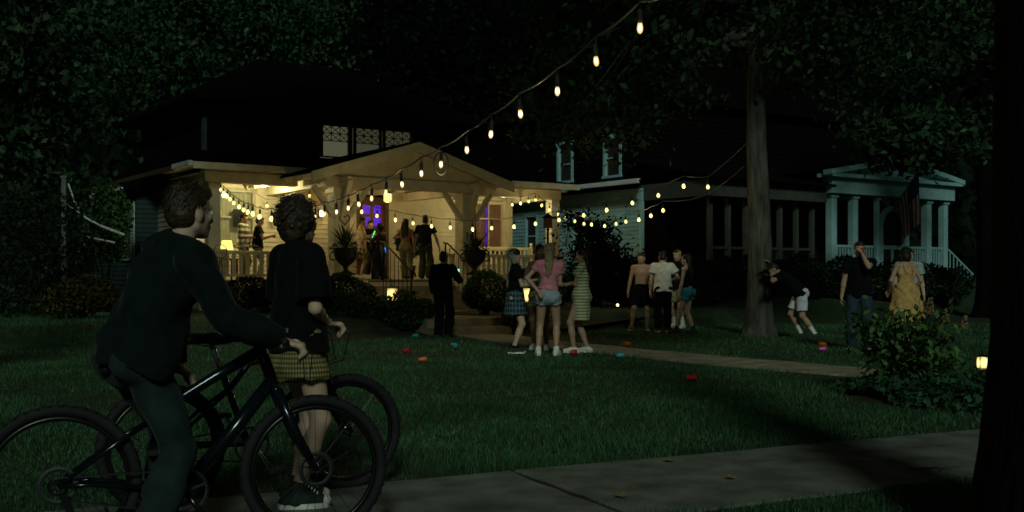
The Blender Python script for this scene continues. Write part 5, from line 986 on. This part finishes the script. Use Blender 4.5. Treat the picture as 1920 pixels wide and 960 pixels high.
w = HW(3.3, .15, ZF); root = empty("wooden_crate", w, HA); tag(root, "small wooden box on the porch floor left of the urn", "box"); MB().box(-.16, .16, -.12, .12, .001, .30).build("body", DARKW, root); [MB().box(-.165, .165, -.128, -.121, .02+.1*k, .09+.1*k).build("slat", mat("crate wood", (.30, .16, .06), .7), root) for k in range(3)]
# cups on the lawn
CUPC = {'orange': (.55, .10, .02), 'red': (.40, .02, .02), 'teal': (.02, .30, .36), 'pink': (.55, .06, .25), 'green': (.03, .35, .10)}
def cup(label, loc, col, lie=True, rz=0, parent=None, s=.92):
    root = empty("plastic_cup", loc); tag(root, label, "cup", "plastic party cups"); m = mat(col+" plastic", CUPC[col], .35, .05, 10, 0, 1, 0, .5); wi = mat("white plastic", (.8, .8, .78), .4, .05)
    b = MB().lathe([(.030, 0), (.0325, .012), (.038, .05), (.039, .055), (.045, .114), (.047, .116), (.047, .120), (.044, .120)], 18); b.build("cup_wall", m, root, True); MB().lathe([(.0435, .119), (.036, .05), (.029, .006), (.001, .005)], 18).build("lining", wi, root, True)
    root.scale = (s, s, s)
    if lie: root.rotation_euler = (radians(87), 0, rz); root.location = (loc[0], loc[1], loc[2]+.045*s)
    return root
for px, py, c, rz, lab in ((784, 681, 'orange', 1.9, "bright orange cup lying on the lit lawn left of the girls"), (756, 663, 'red', 1.2, "small dark red cup lying in the grass left of the orange cup"), (847, 653, 'teal', .6, "teal cup lying in the grass at the feet of the man in black"), (774, 636, 'teal', 2.5, "teal cup lying in the dark edge of the lawn below the hedge"), (1068, 669, 'red', 1.6, "red cup lying at the feet of the girl in the striped dress"), (1155, 675, 'teal', 1.8, "teal cup lying on the lawn right of the striped dress girl"), (1181, 651, 'orange', -1.2, "orange cup lying beside the path in front of the shirtless man"), (1287, 715, 'red', 1.4, "dark red cup lying in the shaded lawn near the path"), (1548, 651, 'orange', -1.3, "orange cup with white lining lying on the lawn right of the leaning man"), (1535, 661, 'pink', 1.7, "pink cup lying next to an orange cup on the far lawn")):
    g = G(px, py); cup(lab, (g.x, g.y, float(hgt(g.x, g.y))+.01), c, True, rz)
for px, py, rz, lab in ((1165, 940, .4, "single dry yellow leaf lying on the sidewalk slab"), (1606, 824, 1.2, "pale dry leaf lying at the grass edge of the sidewalk"), (1255, 872, 2.0, "small dry leaf at the lawn edge beside the sidewalk crack"), (1370, 905, .9, "brown leaf scrap on the sidewalk right of the crack")):
    g = G(px, py); v = [(.0, -.035, .03), (.02, -.015, .034), (.05, -.02, .04), (.028, .005, .033), (.035, .035, .042), (.005, .022, .032), (-.02, .04, .04), (-.02, .008, .032), (-.05, -.005, .041), (-.02, -.012, .033)]
    o = MB().raw(v+[(x, y, z+.002) for x, y, z in v], [tuple(range(9, -1, -1)), tuple(range(10, 20))]+[(k, (k+1) % 10, 10+(k+1) % 10, 10+k) for k in range(10)]).build("fallen_leaf", mat("dry leaf", (.22, .16, .05), .7, .2)); o.location = g; o.rotation_euler = (0, 0, rz); tag(o, lab, "leaf", "fallen leaves on the sidewalk")
g = G(1745, 888); o = MB().tube([(-.16, -.02, .032), (-.03, .01, .03), (.07, .0, .034), (.19, .045, .035)], [.003, .006, .005, .002], 6).tube([(.0, .0, .03), (.06, .05, .04)], .003, 5).build("twig", BARK, None, True); o.location = g; tag(o, "thin twig lying across the sidewalk joint near the dark trunk", "twig")
# ------------------------------------------------------------------ the people
def fab(name, c, **k): return mat(name, c, .9, .22, 14, .3, 160, spec=.06, **k)
DG = fab("dark green sweater", (.0055, .0115, .0098)); GT = fab("grey green trousers", (.017, .028, .026)); BLK = fab("black cotton", (.006, .006, .007)); NAVY = fab("navy cotton", (.012, .014, .026)); WTEE = fab("white cotton", (.62, .58, .52)); PINK = fab("pink cotton", (.55, .20, .25)); DENIM = fab("light denim", (.26, .32, .36)); JEAN = fab("dark denim", (.03, .045, .065)); KHAKI = fab("khaki cotton", (.16, .14, .09)); WSH = fab("white shorts cotton", (.58, .58, .66)); YEL = fab("yellow cotton", (.50, .30, .11)); TEALC = fab("teal cotton", (.04, .22, .26)); LILAC = fab("light blue cotton", (.22, .34, .42)); SALM = fab("pale shirt", (.55, .40, .28)); WSHOE = mat("white canvas", (.70, .68, .62), .7, .1, 20, .1, 90); BSHOE = mat("dark canvas", (.02, .028, .024), .7, .2, 20, .2, 120); YCAP = fab("yellow cap", (.45, .33, .10))
GING = stripes("yellow and black check", 'R', .085, (.012, .012, .010), (.27, .215, .06), .5, ('Z', .024)); STR = stripes("cream and green stripes", 'Z', .046, (.16, .22, .10), (.58, .52, .34), .55); STR2 = stripes("grey and white wide stripes", 'Z', .14, (.10, .10, .08), (.42, .40, .30), .5); PLD = stripes("dark blue plaid", 'R', .28, (.012, .016, .018), (.06, .16, .20), .35, ('Z', .075)); PAT = stripes("olive check", 'X', .05, (.10, .10, .06), (.26, .22, .13), .5, ('Z', .05)); STRY = stripes("yellow tiers with dark bands", 'Z', .17, (.50, .30, .11), (.06, .05, .015), .10)
FGV = .0075
for m_ in (DG, GT, BLK):
    b_ = m_.node_tree.nodes['Principled BSDF']; b_.inputs['Sheen Weight'].default_value = .06 if m_ is not BLK else .02; b_.inputs['Sheen Roughness'].default_value = .35
# foreground pair
boy = person("boy in dark green sweater astride the near bicycle with hand on its grip", (-1.575, 4.46, .02), -48, 1.65, 'pale',
    dict(pel=(0, 0, .89), wide=1, lean=(.075, .18), tw=0, head=(10, -2), wr=(.46, .45, .925), pr=(.5, -.35, -.8), wl=(-.03, .20, .80), pl=(-.9, -.6, 0), ar=(.19, -.05, .075), al=(-.17, .17, .075), tr=-5, gr=62, gl=35, hr=(.5, .75, -.15), hl=(.35, .6, -.5)),
    [('sweater', DG, dict(sleeve=1.93, loose=.022, i=.020, hem=-.045, seat=1, fold=.012, vox=FGV, fs=20, name='sweater')), ('trousers', GT, dict(i=.012, loose=.008, fold=.009, vox=FGV, fs=26)), ('shoes', BSHOE, dict(sole=WSHOE))], ('short', 'brown'), "watchers with bicycles", vox=FGV, eyes=True, wide=1.14)
girl = person("girl in oversized black tee and yellow checked skirt holding the second bicycle", (-1.10, 5.47, .02), -48, 1.58, 'pale',
    dict(pel=(0, 0, .92), lean=(.0, .0), head=(12, -3), wr=(.05, .15, 1.0), pr=(.9, -.8, -.2), wl=(-.24, .22, .92), pl=(-.6, -.6, -.2), al=(-.08, .04, .075), ar=(.07, -.05, .075), tl=-22, tr=-28, gr=55, hr=(.15, .95, -.12)),
    [('tee', BLK, dict(sleeve=.86, loose=.034, i=.014, hem=-.035, fold=.006, vox=FGV, fs=20)), ('skirt', GING, dict(top=-.01, len=.215, flare=.055, i=.004, fold=.009, fs=42, vox=FGV)), ('socks', BSHOE, dict(h=.07)), ('shoes', BSHOE, dict(h=.06, sole=WSHOE, laces=WSHOE))], ('curly', 'brown'), "watchers with bicycles", True, vox=FGV, eyes=True, wide=.93)
def gp(px, py): g = G(px, py); return (g.x, g.y, float(hgt(g.x, g.y))+.004)
GA, GB, GP, GD = "girls chatting on the lit lawn", "group standing in the dark beyond the path", "guests on the lit porch", "group behind the hydrangea"
c1 = person("girl in backwards black cap, black tee and dark plaid skirt holding a green cup", gp(966, 663), -78, 1.60, 'pale', dict(lean=(0, -.02), head=(-6, 2), wl=(-.10, .36, 1.18), pl=(-.5, -.4, -.8), wr=(.10, .30, 1.10), pr=(.4, -.3, -.9), gl=50, gr=45, al=(-.09, .02, .075), ar=(.09, -.05, .075)),
    [('tee', BLK, dict(loose=.02)), ('skirt', PLD, dict(len=.30, flare=.06)), ('socks', BLK, dict(h=.06)), ('shoes', BSHOE, dict(sole=WSHOE)), ('cap', BLK, dict(back=True))], ('wavy', 'ash', .44), GA, True)
cg = c1['world'](c1['pl']); cup("green cup held by the girl in the backwards cap", (cg.x, cg.y-.01, cg.z-.05), 'green', False)
person("dark haired girl in brown tank top and checked skirt half hidden behind the pink shirt", gp(1013, 656), 168, 1.68, 'brown', dict(head=(20, 0), wr=(.12, .26, 1.12), pr=(.6, -.3, -.7), wl=(-.25, .05, .8)), [('tank', fab("brown tank", (.06, .035, .025))), ('skirt', PAT, dict(len=.24, flare=.05)), ('shoes', WSHOE, dict(sole=WSHOE))], ('long', 'dark', .30), GA, True, eyes=True)
person("blond girl in pink tee and denim shorts with hand on her hip seen from behind", gp(1028, 668), -6, 1.66, 'tan', dict(lean=(.02, .0), head=(-10, -4), wl=(-.15, -.12, .98), pl=(-1, -.1, .05), hl=(.5, -.6, -.5), wr=(.10, .28, 1.10), pr=(.15, -.3, -1), al=(-.15, -.02, .075), ar=(.12, .02, .075), tl=12, tr=-12), [('tee', PINK, dict(hem=.10, i=.010, loose=0, sleeve=.45)), ('shorts', DENIM, dict(len=.26, loose=.014)), ('socks', WSHOE, dict(h=.06)), ('shoes', WSHOE, dict(sole=WSHOE))], ('pony', 'blond', .30), GA, True)
person("dark haired girl with folded arms in a cream and green striped dress", gp(1090, 663), 72, 1.60, 'tan', dict(lean=(0, -.03), head=(8, -6), wl=(.10, .22, 1.12), pl=(-.6, -.2, -.8), wr=(-.10, .24, 1.10), pr=(.6, -.2, -.8), hl=(.9, .2, 0), hr=(-.9, .2, .1), al=(-.09, .10, .075), ar=(.09, -.08, .075)), [('dress', STR, dict(len=.40, flare=.02, sleeve=.5, i=.012)), ('shoes', WSHOE, dict(sole=WSHOE))], ('long', 'dark', .26), GA, True, eyes=True)
person("shirtless man in dark shorts facing the camera beyond the path", gp(1203, 620), 176, 1.68, 'tan', dict(head=(-22, -4), wl=(-.26, .05, .82), wr=(.30, .04, .80), al=(-.12, .0, .075), ar=(.22, .03, .075), tr=-22), [('shorts', BLK, dict(len=.85, loose=.03)), ('shoes', KHAKI, dict(sole=WSHOE))], ('short', 'brown'), GB, eyes=True)
person("man in loose white tee and dark trousers seen from behind", gp(1243, 623), -4, 1.70, 'pale', dict(head=(0, -14), lean=(0, .06), wr=(.20, .26, 1.08), pr=(.6, -.4, -.6), wl=(-.26, .10, .85)), [('tee', WTEE, dict(loose=.035, fold=.006, hem=-.06)), ('trousers', BLK), ('shoes', BSHOE, dict(sole=WSHOE))], ('short', 'dark'), GB)
person("person in a pale cap and dark clothes behind the girl in blue shorts", (G(1273, 618).x, 23.4, .03), 140, 1.72, 'tan', dict(head=(10, -6), al=(-.12, .0, .075)), [('tee', BLK, dict(loose=.03)), ('shorts', PAT, dict(len=.8, loose=.03)), ('socks', WSHOE, dict(h=.2)), ('shoes', WSHOE, dict(sole=WSHOE)), ('cap', YCAP, dict(back=True))], ('short', 'dark'), GB, eyes=True)
person("girl in dark tank top and blue shorts stepping towards the man in white", gp(1290, 627), 58, 1.62, 'pale', dict(lean=(0, .03), wr=(.22, .02, .80), wl=(-.2, .12, .84), al=(-.08, .24, .075), ar=(.08, -.10, .075)), [('tank', BLK, dict()), ('shorts', TEALC, dict(len=.38, loose=.02)), ('boots', BSHOE, dict(h=.10, sole=BSHOE))], ('long', 'dark', .36), GB, True)
person("man in black tee and white shorts bent forward with his arm against the oak trunk", gp(1512, 634), 84, 1.74, 'tan', dict(pel=(0, .10, .87), lean=(0, .38), head=(0, -55), wr=(.10, .70, 1.40), pr=(.9, -.1, -.1), wl=(-.10, .62, 1.15), pl=(-.8, -.5, -.2), al=(-.10, -.16, .075), ar=(.10, .06, .075), gr=12), [('tee', BLK, dict(loose=.03, sleeve=.7)), ('shorts', WSH, dict(len=.78, loose=.03)), ('socks', WSHOE, dict(h=.19)), ('shoes', BSHOE, dict(sole=BSHOE))], ('short', 'dark'), None)
d1 = person("man in dark tee and trousers drinking from a red cup behind the hydrangea", gp(1612, 656), 158, 1.72, 'tan', dict(head=(14, 12), wl=(-.05, .19, 1.50), pl=(-.5, .5, -1), hl=(.35, .1, .75), gl=60, wr=(.27, .05, .82), al=(-.13, .0, .075), ar=(.13, .0, .075)), [('tee', BLK, dict(loose=.03)), ('trousers', JEAN, dict(loose=.02)), ('shoes', BSHOE, dict(sole=WSHOE))], ('short', 'dark'), GD, eyes=True)
cg = d1['world'](d1['hc']+d1['HR']@A(-.01, .145, -.05)); cc = cup("red cup tilted at the mouth of the man in the dark tee", tuple(cg), 'red', False); cc.rotation_euler = (radians(-78), 0, radians(158+180+10))
person("dark haired girl in a yellow strappy dress seen from behind the hydrangea", (G(1680, 645).x, 18.0, .01), 12, 1.66, 'tan', dict(head=(6, 0), wl=(-.22, .16, .95), pl=(-.6, -.6, -.2), wr=(.22, .14, .95)), [('dress', YEL, dict(len=.50, flare=.17, low=.10, i=.010, fold=.012, fs=40, straps=1)), ('shoes', WSHOE, dict(sole=WSHOE))], ('bob', 'dark'), GD, True)
person("person in pale tee and light blue shorts mostly hidden by the yellow dress", ((1703-CX)/F*19.3, 19.3, .02), 165, 1.66, 'pale', dict(), [('tee', fab("pale teal tee", (.30, .36, .34)), dict(loose=.03)), ('shorts', LILAC, dict(len=.7, loose=.03)), ('shoes', BSHOE, dict(sole=WSHOE))], ('short', 'brown'), GD)
ph = person("man in black standing at the steps with a glowing phone in his hand", gp(831, 635), -14, 1.64, 'tan', dict(head=(-6, -4), wr=(.14, .30, 1.20), pr=(.7, -.3, -.7), wl=(-.24, .12, .86), gr=45), [('sweater', BLK, dict(sleeve=1.9, loose=.03, i=.018)), ('trousers', BLK, dict(loose=.025)), ('shoes', BSHOE, dict(sole=BSHOE))], ('short', 'dark'), None)
def slab_thing(name, label, cat, loc, sz, rot, m, em=None):
    r = empty(name, loc); tag(r, label, cat); MB().box(-sz[0], sz[0], -sz[1], sz[1], -sz[2], sz[2]).build("body", m, r, bevel=.003)
    if em: MB().box(-sz[0]*.9, sz[0]*.9, -sz[1]-.002, -sz[1]-.0005, -sz[2]*.92, sz[2]*.92).build("screen", em, r)
    r.rotation_euler = rot; return r
g = ph['world'](ph['shr']+A(.06, .12, -.02)); slab_thing("phone", "phone with lit pale green screen held by the man in black", "phone", (g.x+.02, g.y-.02, g.z-.02), (.036, .005, .03), (radians(20), 0, radians(-8)), IRON, emat("phone screen", (.25, 1, .75), 1.6))
def pp_(px, b): 
    r = (px-CX)/F; a = (r*(HL.y+.819*b)-HL.x+.574*b)/(.819-.574*r); w = HW(a, b, ZF+.006); return (w.x, w.y, w.z)
s1 = person("guest in wide grey and white striped shirt in the porch's left bay", pp_(455, 1.25), -95, 1.72, 'tan', dict(head=(-10, 0), wl=(-.1, .32, 1.15), pl=(-.5, -.3, -.8), wr=(.16, .25, 1.1), pr=(.5, -.3, -.8)), [('sweater', STR2, dict(sleeve=1.5, loose=.03)), ('trousers', KHAKI), ('shoes', BSHOE, dict(sole=WSHOE))], ('short', 'dark'), GP)
s2 = person("guest in black tee looking at a phone in the porch's left bay", pp_(483, 1.05), -80, 1.66, 'pale', dict(head=(0, -16), wl=(-.06, .34, 1.16), pl=(-.4, -.4, -.8), wr=(.08, .36, 1.18), pr=(.4, -.4, -.8), gl=50, gr=50), [('tee', BLK, dict(loose=.03)), ('shorts', KHAKI, dict(len=.8)), ('shoes', BSHOE, dict(sole=WSHOE))], ('short', 'brown'), GP, eyes=True)
g = s2['world']((s2['pl']+s2['pr'])/2+A(0, .02, .02)); slab_thing("phone", "dark phone held by the guest in black in the left bay", "phone", tuple(g), (.036, .005, .07), (radians(-40), 0, radians(-80)), IRON, None)
t1 = person("guest in long pale shirt with glow stick standing left of the oak front door", pp_(676, 1.15), -82, 1.74, 'tan', dict(head=(-8, -6), wl=(-.08, .30, 1.2), pl=(-.5, -.3, -.8), wr=(.16, .3, 1.18), pr=(.5, -.3, -.8)), [('sweater', SALM, dict(sleeve=1.3, loose=.05, hem=-.18)), ('shorts', KHAKI, dict(len=.8, loose=.03)), ('shoes', BSHOE, dict(sole=WSHOE))], ('short', 'brown'), GP, eyes=True)
g = t1['world'](t1['pr']); o = MB().tube([(-.0, 0, -.10), (.01, 0, .10)], .014, 8).build("glow_stick", emat("green glow", (.08, 1.0, .30), 1.3), None, True); o.location = (g.x-.02, g.y-.05, g.z+.05); o.rotation_euler = (.2, .35, 0); tag(o, "green glow stick held by the guest in the pale shirt", "glow stick")
t2 = person("dark skinned woman in strapless brown top standing in front of the oak door", pp_(713, 1.2), 40, 1.58, 'brown', dict(head=(10, 0), wl=(-.25, .12, 1.05), pl=(-.8, -.3, -.5), wr=(.12, .28, 1.15), pr=(.6, -.3, -.7)), [('tank', fab("brown wrap", (.05, .03, .02)), dict(low=.1)), ('trousers', JEAN, dict(loose=.03)), ('shoes', BSHOE, dict(sole=BSHOE))], ('curly', 'dark'), GP, True)
g = t2['world'](t2['hpr']+A(.10, -.06, -.02)); o = MB().tube([(-.0, 0, -.09), (.01, 0, .09)], .013, 8).build("glow_stick", emat("blue glow", (.03, .22, 1.0), 1.3), None, True); o.location = (g.x-.02, g.y-.12, g.z); o.rotation_euler = (0, -.25, 0); tag(o, "blue glow stick at the hip of the woman before the oak door", "glow stick")
person("guest in dark jacket between the pale shirt and the woman at the door", pp_(694, 1.75), -150, 1.68, 'tan', dict(wr=(.2, .2, 1.1), pr=(.6, -.4, -.6)), [('sweater', BLK, dict(sleeve=1.9, loose=.03)), ('trousers', JEAN), ('shoes', BSHOE, dict(sole=BSHOE))], ('short', 'dark'), GP, eyes=True)
person("long haired woman in pink crop top and patterned trousers at the top of the steps", pp_(760, .1), -8, 1.66, 'tan', dict(lean=(.02, -.02), wl=(-.20, .22, 1.2), pl=(-.8, -.2, -.7), wr=(.26, .02, .85), al=(-.06, .06, .075), ar=(.12, -.04, .075)), [('tank', fab("dusty pink top", (.36, .18, .13)), dict(hem=.20, low=.03)), ('trousers', PAT, dict(loose=.008)), ('shoes', BSHOE, dict(sole=WSHOE))], ('long', 'dark', .36), GP, True)
person("man in navy tee and loose olive trousers at the top of the steps", pp_(797, -.25), -16, 1.76, 'tan', dict(head=(14, 0), wl=(-.33, .02, .84), pl=(-1, -.3, 0), wr=(.36, .10, .84), pr=(1, -.5, .1), wide=1), [('tee', NAVY, dict(loose=.02)), ('trousers', fab("olive trousers", (.06, .07, .045)), dict(loose=.03)), ('shoes', BSHOE, dict(sole=WSHOE))], ('short', 'dark'), GP, wide=1.06)
